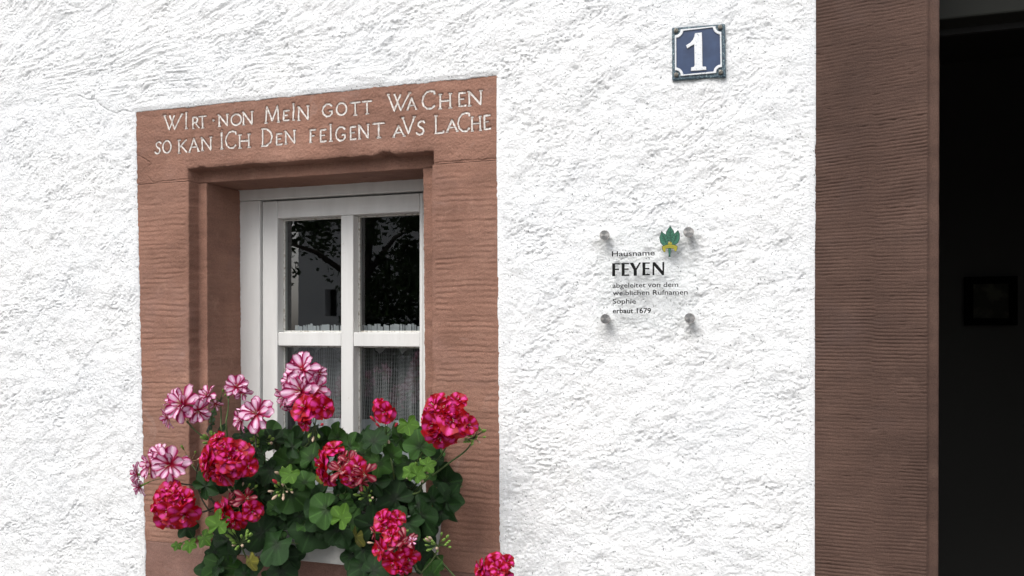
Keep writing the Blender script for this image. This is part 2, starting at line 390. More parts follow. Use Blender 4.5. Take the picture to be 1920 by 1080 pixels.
# ------------------------------------------------------------------ plaster
def sd_window(x, z):
    w = .0026 * pnoise(z * 18, x * 0 + 3, 5) + .0018 * pnoise(z * 80, x * 0 + 8, 6)
    wt = .0016 * pnoise(x * 20, z * 0 + 1, 9) + .0008 * pnoise(x * 90, z * 0 + 5, 10)
    return np.maximum.reduce([edge_l(z) + w - x, x - edge_r(z) - w * .6, z - (z_top + wt)])      # <0 inside
DX_T, DX_B = X(1530), X(1528)
def door_x(z): return lerp(DX_T, DX_B, tz(z))
def sd_door(x, z): return door_x(z) - x + .0007 * pnoise(z * 30, x * 0 + 2, 4)                     # <0 inside door surround
def plaster_h(x, z):
    # rotating trowel direction: streaks climbing to the right above the window
    px = x + .03 * pnoise(x * 6, z * 6, 41); pz = z + .03 * pnoise(x * 6, z * 6, 42)
    big = .0042 * fbm(x * 5.5, z * 5.5, 1, 2)
    up = sstep(-.02, .10, z - z_top) * sstep(X(1130), X(880), x) * sstep(X(-250), X(150), x)
    ang = math.radians(24) - .5 * sstep(X(1000), X(500), x) * (1 - sstep(.0, .2, z - z_top)) * math.radians(30)
    ca, sa = np.cos(ang), np.sin(ang)
    a = px * ca + pz * sa; c = -px * sa + pz * ca
    ux = px * .82 + pz * .57; uz = -px * .57 + pz * .82
    stk = fbm(a * 10, c * 60, 11, 4, .62) * .0044 * (.35 + 1.3 * np.clip(fbm(px * 7, pz * 9, 15, 2) + .35, 0, 1))
    lump = fbm(ux * 20, uz * 29, 21, 4, .5)
    lump = (lump - .4 * np.abs(pnoise(ux * 12, uz * 16, 33))) * .0015 + .0024 * fbm(x * 34, z * 36, 23, 2, .5)
    dips = -.0050 * np.clip(fbm(ux * 17, uz * 23, 81, 3, .6) - .20, 0, 1) * np.clip(1 + 1.6 * pnoise(px * 70, pz * 80, 83), 0, 2)
    g1, r1 = worley(x * 118 + 2 * pnoise(x * 60, z * 60, 8), z * 128, 3)
    grains = np.where(r1 > .55, 1, 0) * np.sqrt(np.clip(1 - (g1 / .50) ** 2, 0, 1))
    amt = .55 + .9 * np.clip(fbm(x * 7, z * 7, 55, 3) + .25, 0, 1)
    rp = sstep(-.06, .30, fbm(ux * 8, uz * 12, 85, 3, .6))
    g2, r2 = worley(ux * 84 + 5 + pnoise(ux * 50, uz * 50, 86), uz * 112, 13)
    pits = np.where(r2 > .50, r2, 0) * sstep(.42, .08, g2)
    fine = fbm(x * 150, z * 150, 71, 3, .8)
    right = sstep(X(1380), X(1500), x)
    h = big * 1.1 + .0032 * fbm(ux * 14, uz * 17, 61, 2) - .004 * np.clip(pnoise(px * 11, pz * 13, 63) - .28, 0, 1) + stk * up + dips + lump * (1 - .45 * up) * (1 - .45 * right) + .0016 * grains * (.6 + .7 * rp) * amt * (.6 + 1.2 * np.clip(pnoise(x * 25, z * 25, 91) + .3, 0, 1)) + .0014 * fine * (.7 + .5 * rp) * (.7 + .6 * amt) - .0030 * pits * (.35 + 1.0 * rp) - .0014 * rp
    return h
def plaster_full(x, z):
    h = plaster_h(x, z)
    sw = sd_window(x, z); sdd = sd_door(x, z)
    near = np.minimum(sstep(.002, .030, sw), sstep(.004, .030, sdd))
    h = h * (.22 + .78 * near)
    base = .0050 - .0035 * (1 - sstep(.0, .016, sdd)) - .0036 * (1 - sstep(.0, .014, sw))
    h = h + (x > edge_r(z) + .005) * .0022 * np.exp(-((sw - .024 - .003 * pnoise(z * 14, z * 0, 95)) / .0035) ** 2) * sstep(EYE - .10, EYE - .28, z) * (sw > 0)
    h = np.maximum(h + base, .0006 + .0004 * h / .005)
    cut = np.minimum(sstep(-.0030, .0006, sw), sstep(-.0016, .0004, sdd))
    # the crack at the upper left
    cp = [(150, 180), (166, 188), (178, 186), (192, 200), (208, 209), (220, 213), (234, 207), (250, 212)]
    d = np.full(np.shape(x), 9.)
    for (p0, p1) in zip(cp[:-1], cp[1:]):
        A = P(*p0); B = P(*p1); bx, bz = B.x - A.x, B.z - A.z
        t = np.clip(((x - A.x) * bx + (z - A.z) * bz) / (bx * bx + bz * bz), 0, 1)
        d = np.minimum(d, np.hypot(x - A.x - t * bx, z - A.z - t * bz))
    h = h - .0040 * np.clip(1 - d / .0024, 0, 1)
    return h * cut - .016 * (1 - cut)

house = thing('house_wall', 'white roughcast plastered house wall running between the small window and the door', 'wall', (0, .25, 0))
gx0, gx1 = X(-130), DX_B + .02; gz0, gz1 = EYE - .72, Z(0, 0) + .12
ST_ = .00205
nx = int((gx1 - gx0) / ST_); nz = int((gz1 - gz0) / ST_)
gx = np.linspace(gx0, gx1, nx); gz = np.linspace(gz0, gz1, nz)
GX, GZ = np.meshgrid(gx, gz)
H = plaster_full(GX, GZ)
V = np.stack([GX, -H, GZ], -1).reshape(-1, 3)
Fq = grid_faces(nz, nx)
fx = GX.reshape(-1)[Fq].mean(1); fz = GZ.reshape(-1)[Fq].mean(1)
keep = (sd_window(fx, fz) > -.012) & (sd_door(fx, fz) > -.012)
Fq = Fq[keep]
used = np.unique(Fq); remap = np.full(len(V), -1); remap[used] = np.arange(len(used))
obj('plaster_face', V[used], remap[Fq], M['plaster'], house, smooth=True)
# the rest of the facade, outside the picture, and the masonry behind it
DRX = X(1762) + .98                                 # right side of the door opening
SRX = DRX + .24
DTOP = EYE + .98
def slab(x0, x1, z0, z1, y0=-.005, y1=.45):
    wall_mb.box((x0, y0, z0), (x1, y1, z1))
wall_mb = MB()
slab(-7, gx0, 0, 5.2); slab(gx0, gx1 - .02, gz1, 5.2); slab(gx1 - .02, SRX, DTOP + .26, 5.2)
slab(SRX, 6, 0, 5.2); slab(gx0, DX_B, 0, gz0)
slab(gx0, X(255) - .02, gz0, gz1, .02); slab(X(940) + .01, DX_B - .02, gz0, gz1, .02); slab(X(255) - .02, X(940) + .01, z_top + .02, gz1, .02)
wall_mb.build('masonry', M['plaster'], house)

# ------------------------------------------------------------------ stone surround of the window
sur = thing('window_surround', 'red sandstone window surround with a carved white two-line inscription on its lintel', 'window frame', (X(600), .1, z_sill))
def rough_stone(x, z, s=0):
    return .0013 * fbm(x * 16, z * 22, 95 + s, 2) + .0011 * fbm(x * 30, z * 34, 101 + s, 5, .6) - .0022 * np.clip(fbm(x * 55, z * 90, 107 + s, 3) - .34, 0, 1) + .0011 * fbm(x * 150, z * 170, 111 + s, 3, .65)
def grooves(x, z, period=.0135, s=0, amp=.00115):
    w = z + .0035 * pnoise(x * 9, z * 17, 121 + s) + .0016 * pnoise(x * 35, z * 45, 125 + s) + .0012 * fbm(x * 90, z * 90, 127 + s, 3)
    ph = w / period + .8 * pnoise(x * 0 + 5.5, z * 6, 131 + s)
    t = ph - np.floor(ph)
    g = -np.exp(-((t - .5) / .20) ** 2) + .5 * t
    k = .1 + 1.35 * np.clip(fbm(x * 12, z * 34, 141 + s, 3) * 1.5 + .42, 0, 1)
    return amp * g * k
GL = None
def letter_strokes():
    A = {}
    A['W'] = [[(0, 1), (.30, 0), (.58, .95)], [(.30, 1), (.60, 0), (1, 1)], [(-.05, 1), (.08, 1)], [(.93, 1), (1.06, 1)]]
    A['I'] = [[(.5, 0), (.5, 1)], [(.1, 0), (.9, 0)], [(.2, 1), (.7, 1)]]
    A['J'] = [[(.5, 0), (.5, 1)], [(.1, 0), (.9, 0)], [(.2, 1), (.7, 1)], [(.42, 1.17), (.55, 1.17)]]
    A['R'] = [[(.12, 0), (.12, 1), (.6, .98), (.78, .76), (.6, .52), (.12, .5)], [(.45, .5), (.98, 0)], [(0, 0), (.3, 0)]]
    A['T'] = [[(.5, 0), (.5, 1)], [(0, .95), (.0, 1), (1, 1), (1, .94)], [(.3, 0), (.7, 0)]]
    A['N'] = [[(.1, 0), (.1, 1), (.92, 0), (.92, 1)], [(-.02, 0), (.24, 0)], [(.78, 1), (1.04, 1)], [(-.04, 1), (.12, 1)]]
    c = [(.5 + .5 * math.sin(t), .5 + .5 * math.cos(t)) for t in [i * 2 * math.pi / 16 for i in range(17)]]
    A['O'] = [c]
    A['M'] = [[(.04, 0), (.12, 1), (.5, .1), (.88, 1), (.96, 0)], [(-.06, 0), (.16, 0)], [(.84, 0), (1.06, 0)]]
    A['E'] = [[(1, .94), (.98, 1), (.14, 1), (.14, 0), (1, 0), (1, .08)], [(.14, .53), (.82, .53)], [(0, 0), (.14, 0)]]
    A['F'] = [[(1, .94), (.98, 1), (.2, 1), (.2, 0)], [(.2, .53), (.82, .53)], [(0, 0), (.42, 0)], [(.02, 1), (.2, 1)]]
    A['G'] = [[(.94, .82), (.7, .99), (.4, 1), (.12, .78), (.02, .48), (.12, .2), (.42, 0), (.75, .03), (.94, .18), (.94, .42), (.62, .42)]]
    A['C'] = [[(.98, .80), (.94, .95), (.66, 1), (.36, .95), (.12, .72), (.03, .46), (.14, .2), (.42, .02), (.75, .02), (.98, .18)]]
    A['A'] = [[(.02, 0), (.5, 1), (.96, 0)], [(.2, .36), (.8, .36)], [(-.08, 0), (.16, 0)], [(.84, 0), (1.08, 0)], [(.38, 1), (.52, 1)]]
    A['H'] = [[(.1, 0), (.1, 1)], [(.9, 0), (.9, 1)], [(.1, .52), (.9, .52)], [(-.04, 0), (.24, 0)], [(.76, 0), (1.04, 0)], [(-.04, 1), (.24, 1)], [(.76, 1), (1.04, 1)]]
    A['S'] = [[(.96, .84), (.8, .98), (.5, 1), (.22, .88), (.2, .68), (.45, .54), (.75, .42), (.84, .22), (.66, .04), (.35, 0), (.05, .1), (.0, .2)]]
    A['K'] = [[(.12, 0), (.12, 1)], [(.92, 1), (.14, .42)], [(.34, .58), (1, 0)], [(-.02, 0), (.28, 0)], [(-.02, 1), (.28, 1)]]
    A['D'] = [[(.12, 0), (.12, 1), (.5, .97), (.85, .78), (.98, .5), (.85, .2), (.5, .02), (-.02, 0)], [(-.02, 1), (.14, 1)]]
    A['V'] = [[(0, 1), (.5, 0), (1, 1)], [(-.12, 1), (.14, 1)], [(.86, 1), (1.1, 1)]]
    A['L'] = [[(.16, 1), (.16, 0), (1, 0), (1, .12)], [(.0, 1), (.34, 1)], [(0, 0), (.16, 0)]]
    A['.'] = [[(.1, .5), (.9, .5)], [(.5, .1), (.5, .9)], [(.2, .3), (.8, .7)]]
    T = [('W', 205, 292, 250, 322), ('I', 305, 322, 240, 318), ('R', 343, 378, 262, 316), ('T', 375, 412, 258, 315), ('.', 441, 453, 271, 285),
         ('N', 470, 520, 250, 305), ('O', 535, 584, 247, 301), ('N', 590, 642, 236, 298), ('M', 703, 772, 208, 288), ('E', 790, 820, 230, 278),
         ('I', 833, 851, 196, 276), ('N', 862, 918, 208, 276), ('G', 985, 1035, 198, 258), ('O', 1054, 1103, 192, 251), ('T', 1123, 1170, 190, 252),
         ('T', 1182, 1228, 184, 245), ('W', 1308, 1415, 146, 229), ('A', 1403, 1448, 168, 224), ('C', 1475, 1540, 134, 222), ('H', 1560, 1622, 148, 218),
         ('E', 1655, 1690, 143, 206), ('N', 1702, 1772, 134, 203),
         ('S', 160, 190, 384, 442), ('O', 199, 238, 378, 438), ('K', 272, 318, 375, 438), ('A', 328, 376, 368, 432), ('N', 387, 438, 362, 425),
         ('J', 478, 498, 340, 418), ('C', 506, 560, 332, 416), ('H', 572, 628, 348, 412), ('D', 684, 738, 318, 404), ('E', 755, 785, 344, 397),
         ('N', 799, 852, 330, 392), ('F', 920, 950, 325, 386), ('E', 972, 1003, 325, 382), ('I', 1015, 1037, 298, 380), ('G', 1050, 1100, 311, 378),
         ('E', 1120, 1150, 310, 371), ('N', 1162, 1215, 300, 367), ('T', 1235, 1290, 293, 363), ('A', 1333, 1390, 304, 357), ('V', 1380, 1438, 262, 343),
         ('S', 1450, 1492, 282, 348), ('L', 1537, 1582, 254, 340), ('A', 1597, 1652, 277, 333), ('C', 1652, 1712, 242, 333), ('H', 1718, 1768, 261, 328),
         ('E', 1780, 1812, 254, 320)]
    out = []
    for ch, a, b_, t, bt in T:
        W_ = b_ - a; sl = -.085; st = []
        for pl in A[ch]:
            q = []
            for (ux, uy) in pl:
                zx = a + ux * W_; zy = bt - uy * (bt - t) + sl * (ux - .5) * W_
                w = P(230 + zx / 2.63, 120 + zy / 2.63, 0); q.append((w.x, w.z))
            st.append(q)
        out.append((ch, st))
    return out
LET = letter_strokes()
def lint_base(x, z, carve=True):
    # y of the lintel's face (positive = into the wall)
    zo = z_open + .0012 * pnoise(x * 25, z * 0, 151) + .0007 * pnoise(x * 90, z * 0, 152)
    for cx, wd, dp in ((X(722), .020, .006), (X(377), .012, .004), (X(475), .03, .0025), (X(640), .02, .0015)):
        zo = zo + dp * np.exp(-((x - cx) / wd) ** 4) * (1 + .3 * pnoise(x * 200, z * 0, 153))
    ins = np.minimum.reduce([zo - z, x - x_open_l[0] - .001 * pnoise(z * 80, x * 0, 154), x_open_r[0] - x + .0006 * pnoise(z * 90, x * 0, 155)])
    y = RAB * sstep(-.0012, .0016, ins)
    y = y + .003 * np.clip(1 + ins / .010, 0, 1) ** 2 * (ins < 0)          # worn arris
    y = y - rough_stone(x, z) * 1.1 - .0009 * fbm(x * 14, z * 60, 161, 3)
    return y
cr = [[(258, 291), (270, 297), (284, 306), (279, 312)], [(277, 331), (287, 342), (305, 340), (330, 338), (352, 336)],
      [(812, 306), (830, 304), (850, 303), (871, 301), (900, 300), (930, 297)]]
def seg_d(x, z, pts):
    d = np.full(np.shape(x), 9.)
    for (ax, az), (bx, bz) in zip(pts[:-1], pts[1:]):
        ux, uz = bx - ax, bz - az
        t = np.clip(((x - ax) * ux + (z - az) * uz) / (ux * ux + uz * uz + 1e-12), 0, 1)
        d = np.minimum(d, np.hypot(x - ax - t * ux, z - az - t * uz))
    return d
lx0, lx1 = TL.x - .004, TR.x + .004; lz0, lz1 = z_joint, z_top + .012
nx = int((lx1 - lx0) / .00135); nz = int((lz1 - lz0) / .00135)
gx = np.linspace(lx0, lx1, nx); gz = np.linspace(lz0, lz1, nz); GX, GZ = np.meshgrid(gx, gz)
Y = lint_base(GX, GZ)
gd = np.full(GX.shape, 9.)
for ch, st in LET:
    for pl in st:
        xs = [q[0] for q in pl]; zs = [q[1] for q in pl]; pad = .008
        i0, i1 = np.searchsorted(gx, (min(xs) - pad, max(xs) + pad)); j0, j1 = np.searchsorted(gz, (min(zs) - pad, max(zs) + pad))
        sl = (slice(j0, j1), slice(i0, i1)); gd[sl] = np.minimum(gd[sl], seg_d(GX[sl], GZ[sl], pl))
Y = Y + .0034 * np.clip(1 - gd / .0044, 0, 1)
for c_ in cr:
    pts = [(P(*q).x, P(*q).z) for q in c_]
    Y = Y + .0024 * np.clip(1 - seg_d(GX + .002 * pnoise(GX * 90, GZ * 90, 5), GZ + .002 * pnoise(GX * 80, GZ * 80, 6), pts) / .0022, 0, 1)
Y = Y + .0016 * np.clip(1 - (GZ - lz0) / .003, 0, 1) ** 1.5 * (.6 + 1.2 * pnoise(GX * 25, GX * 0, 7))
V = np.stack([GX, Y, GZ], -1).reshape(-1, 3); Fq = grid_faces(nz, nx)
# underside (soffit) of the lintel
ny = 60; sy = np.linspace(RAB, YF + .10, ny); SX, SY = np.meshgrid(gx, sy)
yb = np.interp(gx, gx, Y[0])
SY = np.maximum(SY, yb[None, :]); SY[0] = yb
SZ = lz0 + .0016 * fbm(SX * 25, SY * 25, 171, 3) * sstep(0, .01, SY - yb[None, :])
V2 = np.stack([SX, SY, SZ], -1).reshape(-1, 3); F2 = grid_faces(ny, nx)[:, ::-1] + len(V)
lintel = obj('lintel', np.vstack([V, V2]), np.vstack([Fq, F2]), M['red_stone'], sur, smooth=True)
# letters: painted ribbons lying in the carved grooves
for ch, st in LET:
    vs = []; fs = []
    for pl in st:
        pts = []
        for (a, b_) in zip(pl[:-1], pl[1:]):
            L = math.dist(a, b_); k = max(1, int(L / .003))
            pts += [(a[0] + (b_[0] - a[0]) * i / k, a[1] + (b_[1] - a[1]) * i / k) for i in range(k)]
        pts.append(pl[-1]); n0 = len(vs)
        for i, q in enumerate(pts):
            a = pts[max(0, i - 1)]; b_ = pts[min(len(pts) - 1, i + 1)]
            dx, dz = b_[0] - a[0], b_[1] - a[1]; L = math.hypot(dx, dz) + 1e-9; nxv, nzv = -dz / L, dx / L
            w = .0021 * (1 + .35 * float(pnoise(q[0] * 160, q[1] * 160, 31))) * (.8 if len(pts) < 8 else 1)
            for s, dp in ((-1, .0), (0, .0018), (1, .0)):
                x = q[0] + nxv * w * s; z = q[1] + nzv * w * s
                y = float(lint_base(np.array(x), np.array(z))) - .0002 + dp
                vs.append((x, y, z))
        for i in range(len(pts) - 1):
            for s in (0, 1):
                a = n0 + i * 3 + s; fs.append((a, a + 1, a + 4, a + 3))
    obj('letter', vs, fs, M['letter'], lintel, smooth=True)

def sweep_jamb(name, side, material):
    """front face, worn rabbet step, margin and reveal of one jamb, swept down the wall"""
    xo = edge_l if side < 0 else edge_r
    nz_ = int((z_joint - z_sill) / .0019)
    zz = np.linspace(z_joint - .0012, z_sill, nz_); t = tz(zz)
    tj = (zz - z_joint) / (z_sill - z_joint)
    oL = lerp(*(x_open_l if side < 0 else x_open_r), tj); iL = lerp(*(x_in_l if side < 0 else x_in_r), tj)
    wear = .0022 * pnoise(zz * 14, zz * 0 + side, 201) + .0012 * pnoise(zz * 45, zz * 0 + side, 202)
    chips = .011 * np.clip(fbm(zz * 11, zz * 0 + 3 * side, 205, 3) - .22, 0, 1)
    rows = []
    s = -side                                           # direction from outer edge to the opening
    x_out = xo(zz) - s * .004
    nfa = 62; cols = []
    oe = oL - s * (np.abs(wear) + chips)
    for k in range(nfa):
        f = k / (nfa - 1); cols.append((x_out + (oe - x_out) * f, np.zeros(nz_), (0, -1)))
    for a in (30, 60, 90):                              # rounded arris
        r = .003; cols.append((oe + s * r * math.sin(math.radians(a)), np.full(nz_, r * (1 - math.cos(math.radians(a)))), (s * math.sin(math.radians(a)), -math.cos(math.radians(a)))))
    for k in range(1, 7): cols.append((oe + s * (.003 + .0006 * k), np.full(nz_, .003 + (RAB - .005) * k / 6), (s, -.2)))
    for k in range(1, 10): cols.append((oe + s * .007 + (iL - s * .002 - oe - s * .007) * k / 9, np.full(nz_, RAB), (0, -1)))
    ch2 = .0025 * np.clip(fbm(zz * 17, zz * 0 + 7 * side, 215, 3) - .15, 0, 1) + .0005 * np.abs(pnoise(zz * 60, zz * 0, 217))
    for a in (45, 90): cols.append((iL - s * .002 - s * ch2 + s * .002 * math.sin(math.radians(a)), np.full(nz_, RAB + .002 * (1 - math.cos(math.radians(a)))), (s, -.5)))
    nre = 44
    for k in range(1, nre): cols.append((iL - s * ch2 * (1 - k / nre), np.full(nz_, RAB + .002 + (YF + .10 - RAB) * k / nre), (s, 0)))
    X_ = np.stack([c[0] for c in cols], 1); Y_ = np.stack([c[1] for c in cols], 1)
    NX = np.array([c[2][0] for c in cols])[None]; NY = np.array([c[2][1] for c in cols])[None]
    Zg = np.repeat(zz[:, None], len(cols), 1)
    arc = X_ + Y_ * s
    h = rough_stone(arc, Zg, 5 + side)
    gm = np.array([1.0 if k < nfa - 3 else (.0 if k < nfa + 20 else .55) for k in range(len(cols))])[None]
    em = sstep(0, .012, np.abs(X_ - x_out[:, None]))
    tm = sstep(.0, .06, z_joint - Zg)
    h = h + grooves(arc, Zg, s=3 * side + 5) * gm * em * (.25 + .75 * tm)
    h = h - .0018 * np.clip(1 - (z_joint - Zg) / .003, 0, 1) ** 1.5 * (NY < -.5)
    Xf = X_ + NX * h; Yf = Y_ + NY * h
    V = np.stack([Xf, Yf, Zg], -1).reshape(-1, 3); Fq = grid_faces(nz_, len(cols))
    if side > 0: Fq = Fq[:, ::-1]
    Fq = Fq[:, ::-1]
    return obj(name, V, Fq, material, sur, smooth=True)
sweep_jamb('jamb', -1, M['red_stone']); sweep_jamb('jamb', 1, M['red_stone'])
# sill stone
sx = np.linspace(BL.x - .004, BR.x + .004, 300); prof = [(0.0, z_bot)] 
pr = [(0.001, lerp(z_bot, z_sill - .004, k / 90)) for k in range(91)] + [(.002, z_sill - .001), (.005, z_sill)] + [(.005 + .35 * k / 20, z_sill + .01 * k / 20) for k in range(1, 21)]
SXg = np.repeat(sx[None], len(pr), 0); SYg = np.repeat(np.array([q[0] for q in pr])[:, None], len(sx), 1); SZg = np.repeat(np.array([q[1] for q in pr])[:, None], len(sx), 1)
SYg = SYg - rough_stone(SXg, SZg, 44) * .9 * (np.arange(len(pr)) < 92)[:, None]
obj('sill', np.stack([SXg, SYg, SZg], -1).reshape(-1, 3), grid_faces(len(pr), len(sx)), M['sill_stone'], sur, smooth=True)

# ------------------------------------------------------------------ window
win = thing('casement_window', 'white painted four-pane casement window set deep in the red sandstone surround', 'window', (X(640, YF), YF, z_sill))
xf0 = X(455, YF) - .03; xf1 = X(800, YF) + .07
zh0 = Z(457, 360, YF) + .03; zh1 = Z(470, 376, YF)             # head beam top / bottom
zs = z_sill + .02
xst = X(487, YF)                                               # inner edge of the frame's side member
box('frame_jamb', (xf0, YF, zs), (xst, YF + .07, zh1 - .0008), M['white_paint'], win, .0025)
xsr = X(793, YF)
box('frame_jamb', (xsr, YF, zs), (xf1, YF + .07, zh1 - .0008), M['white_paint'], win, .0025)
box('frame_head', (xf0, YF - .001, zh1), (xf1, YF + .07, zh0), M['white_paint'], win, .0025)
box('frame_sill', (xf0, YF - .012, zs - .06), (xf1, YF + .07, zs - .001), M['white_paint'], win, .003)
sash = bpy.data.objects.new('sash', None); sash.empty_display_size = .05; place(sash, win, ((xst + xsr) / 2, YF, (zs + zh1) / 2))
YS = YF + .006; YG = YS + .034
sx0 = xst + .004; sx1 = xsr - .003
gx_l = X(520, YS); gx_r = X(786, YS)
zr = Z(540, 408.5, YS)                                          # bottom of top rail
zm0, zm1 = Z(600, 623, YS), Z(600, 649, YS); mx0, mx1 = X(638.5, YS), X(661.5, YS)
zb = zs + .09
box('stile', (sx0, YS, zs + .004), (gx_l, YS + .05, zh1 - .004), M['white_paint'], sash, .003)
box('stile', (gx_r, YS, zs + .004), (sx1, YS + .05, zh1 - .004), M['white_paint'], sash, .003)
box('top_rail', (gx_l + .0004, YS + .0006, zr), (gx_r - .0004, YS + .05, zh1 - .0045), M['white_paint'], sash, .002)
box('bottom_rail', (gx_l + .0004, YS + .0006, zs + .0045), (gx_r - .0004, YS + .05, zb), M['white_paint'], sash, .002)
box('mullion', (mx0, YS + .002, zb + .0004), (mx1, YS + .05, zr - .0004), M['white_paint'], sash, .002)
for a, b_ in ((gx_l + .0004, mx0 - .0004), (mx1 + .0004, gx_r - .0004)):
    box('glazing_bar', (a, YS + .003, zm1), (b_, YS + .05, zm0), M['white_paint'], sash, .002)
for a, b_ in ((gx_l, mx0), (mx1, gx_r)):
    for c_, d_ in ((zm0, zr), (zb, zm1)):
        # tilted pane by a fraction of a degree, as old panes are
        w = .0006 * random.uniform(-1, 1)
        pane = obj('pane', [(a + .001, YG, c_ + .001), (b_ - .001, YG + w, c_ + .001), (b_ - .001, YG + w + .0006, d_ - .001), (a + .001, YG + .0006, d_ - .001)], [(0, 1, 2, 3)], M['glass'], sash)
        mb = MB(); t = .0042
        mb.box((a + .0006, YG - .006, c_ + .0006), (b_ - .0006, YG - .0012, c_ + t)); mb.box((a + .0006, YG - .006, c_ + t), (a + t, YG - .0012, d_ - t))
        mb.box((b_ - t, YG - .006, c_ + t), (b_ - .0006, YG - .0012, d_ - t)); mb.box((a + .0006, YG - .006, d_ - t), (b_ - .0006, YG - .0012, d_ - .0006))
        mb.build('putty', M['putty'], pane)
# room behind the window
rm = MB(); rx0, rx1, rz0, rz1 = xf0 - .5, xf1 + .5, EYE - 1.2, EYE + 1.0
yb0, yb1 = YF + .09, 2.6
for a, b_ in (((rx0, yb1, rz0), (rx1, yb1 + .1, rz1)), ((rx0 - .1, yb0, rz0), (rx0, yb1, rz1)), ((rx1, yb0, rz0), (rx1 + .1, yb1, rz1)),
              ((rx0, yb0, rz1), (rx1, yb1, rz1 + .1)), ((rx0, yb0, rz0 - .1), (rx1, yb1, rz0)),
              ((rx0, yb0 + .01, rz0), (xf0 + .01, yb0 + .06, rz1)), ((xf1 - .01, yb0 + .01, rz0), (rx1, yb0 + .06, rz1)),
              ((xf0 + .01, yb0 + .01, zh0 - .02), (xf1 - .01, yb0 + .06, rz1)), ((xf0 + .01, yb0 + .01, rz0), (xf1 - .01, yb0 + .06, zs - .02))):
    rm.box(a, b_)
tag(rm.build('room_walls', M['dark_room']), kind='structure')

# net curtain behind the lower panes
cur = thing('net_curtain', 'white crocheted net curtain hung behind the lower window panes', 'curtain', (X(660, YG), YG + .05, zb))
cz1 = Z(600, 641, YG + .05); czt = Z(600, 607, YG + .05); cz0 = zs + .03
def cy(x, z): 
    k = (cz1 - z) / (cz1 - cz0)
    return YG + .045 + .011 * math.sin((x + .012 * math.sin(z * 9)) * 2 * math.pi / .085 + 1.0) * (.5 + .5 * k) + .005 * math.sin(x * 170)
cmb = MB(); cx0, cx1 = gx_l + .004, gx_r - .002
zband0 = Z(720, 787, YG + .05); zband1 = Z(720, 793, YG + .05)
nv = 92; nh = 56; wv = .00052
def ribbon(mb, pts, wx, wz):
    vs = []; fs = []
    for x, z in pts: y = cy(x, z); vs += [(x - wx, y, z - wz), (x + wx, y, z + wz)]
    for i in range(len(pts) - 1): fs.append((2 * i, 2 * i + 1, 2 * i + 3, 2 * i + 2))
    mb.add(vs, fs)
def scal(x):  # the scalloped lower edge of the top lace
    t = ((x - cx0) / .066) % 1.0; return cz1 - .010 - .022 * abs(2 * t - 1) ** 1.5
for i in range(nv):
    x = cx0 + (cx1 - cx0) * i / (nv - 1); gather = lambda z, x=x: x + .004 * math.sin(x * 60) * (z - zband0) / .15
    ribbon(cmb, [(gather(z), z) for z in np.linspace(scal(x), zband0, 14)], wv, 0)
for j in range(nh):
    z = zband0 + (cz1 - .012 - zband0) * j / (nh - 1)
    ribbon(cmb, [(x, z) for x in np.linspace(cx0, cx1, 70) if z <= scal(x) + .001] or [(cx0, z), (cx0 + .001, z)], 0, wv)
tag(cmb.build('net', M['net'], cur), kind='stuff')
lm = MB(); xs = np.linspace(cx0, cx1, 140); 
lm.add([(x, cy(x, cz1) - .001, z) for x in xs for z in (cz1 + .002, scal(x) + .0025 * abs(math.sin(x * 700)))], [(2 * i, 2 * i + 1, 2 * i + 3, 2 * i + 2) for i in range(len(xs) - 1)])
lm.build('lace_edging', M['net'], cur)
lm = MB(); lm.add([(x, cy(x, zband0) - .001, z) for x in xs for z in (zband0, cz0)], [(2 * i, 2 * i + 1, 2 * i + 3, 2 * i + 2) for i in range(len(xs) - 1)])
lm.build('hem', M['cotton'], cur)
rfm = MB(); x = cx0 + .012; k = 0
while x < cx1 - .003:
    w = random.uniform(.004, .011); h = czt - .002 + random.uniform(-.0055, .0035)
    y = YG + .028 + random.uniform(-.004, .004)
    rfm.add([(x, y, cz1 + .004), (x + w, y + .002, cz1 + .004), (x + w + random.uniform(-.002, .001), y + .003, h - .001), (x + .0008, y, h)], [(0, 1, 2, 3)])
    x += w + random.choice((-.0005, -.0005, .0008, .003)); k += 1
tag(rfm.build('ruffle', M['cotton'], cur), kind='stuff')
mb = MB(); mb.tube([(cx0 - .01, YG + .036, cz1 + .001), (cx1 + .012, YG + .036, cz1 + .001)], .003, 8); mb.build('rod', M['screw'], cur)

# ------------------------------------------------------------------ doorway
dsur = thing('door_surround', 'dark brown sandstone door surround with fine horizontal tooling, right of the plaster', 'door frame', (X(1640), .1, 0))
def comb(x, z, s=0):
    mid = sstep(-.003, .003, x - (X(1638) + .004 * pnoise(z * 5, z * 0, 301)))
    per = .0070
    tilt = (x - X(1640)) * (.10 * sstep(EYE + .1, EYE + .38, z))
    w = z - tilt + .0009 * pnoise(x * 12, z * 16, 311 + s) + mid * (.0031 + .002 * pnoise(z * 4, z * 0, 317)) + .0008 * pnoise(x * 70, z * 60, 315)
    ph = w / per + 1.1 * pnoise(z * 3, z * 0 + 4, 320); t = ph - np.floor(ph)
    k = .3 + 1.0 * np.clip(fbm(x * 16, z * 34, 331, 3) + .5, 0, 1)
    pit = np.clip(fbm(x * 60, z * 150, 341, 3) - .28, 0, 1) * .006
    return (.00125 * (.45 + .9 * np.clip(.5 + fbm(x * 5, z * 4, 351, 3) * 1.6, 0, 1))) * k * (-np.exp(-((t - .5) / .22) ** 2)) + .0003 * fbm(x * 220, z * 260, 335, 2) - pit
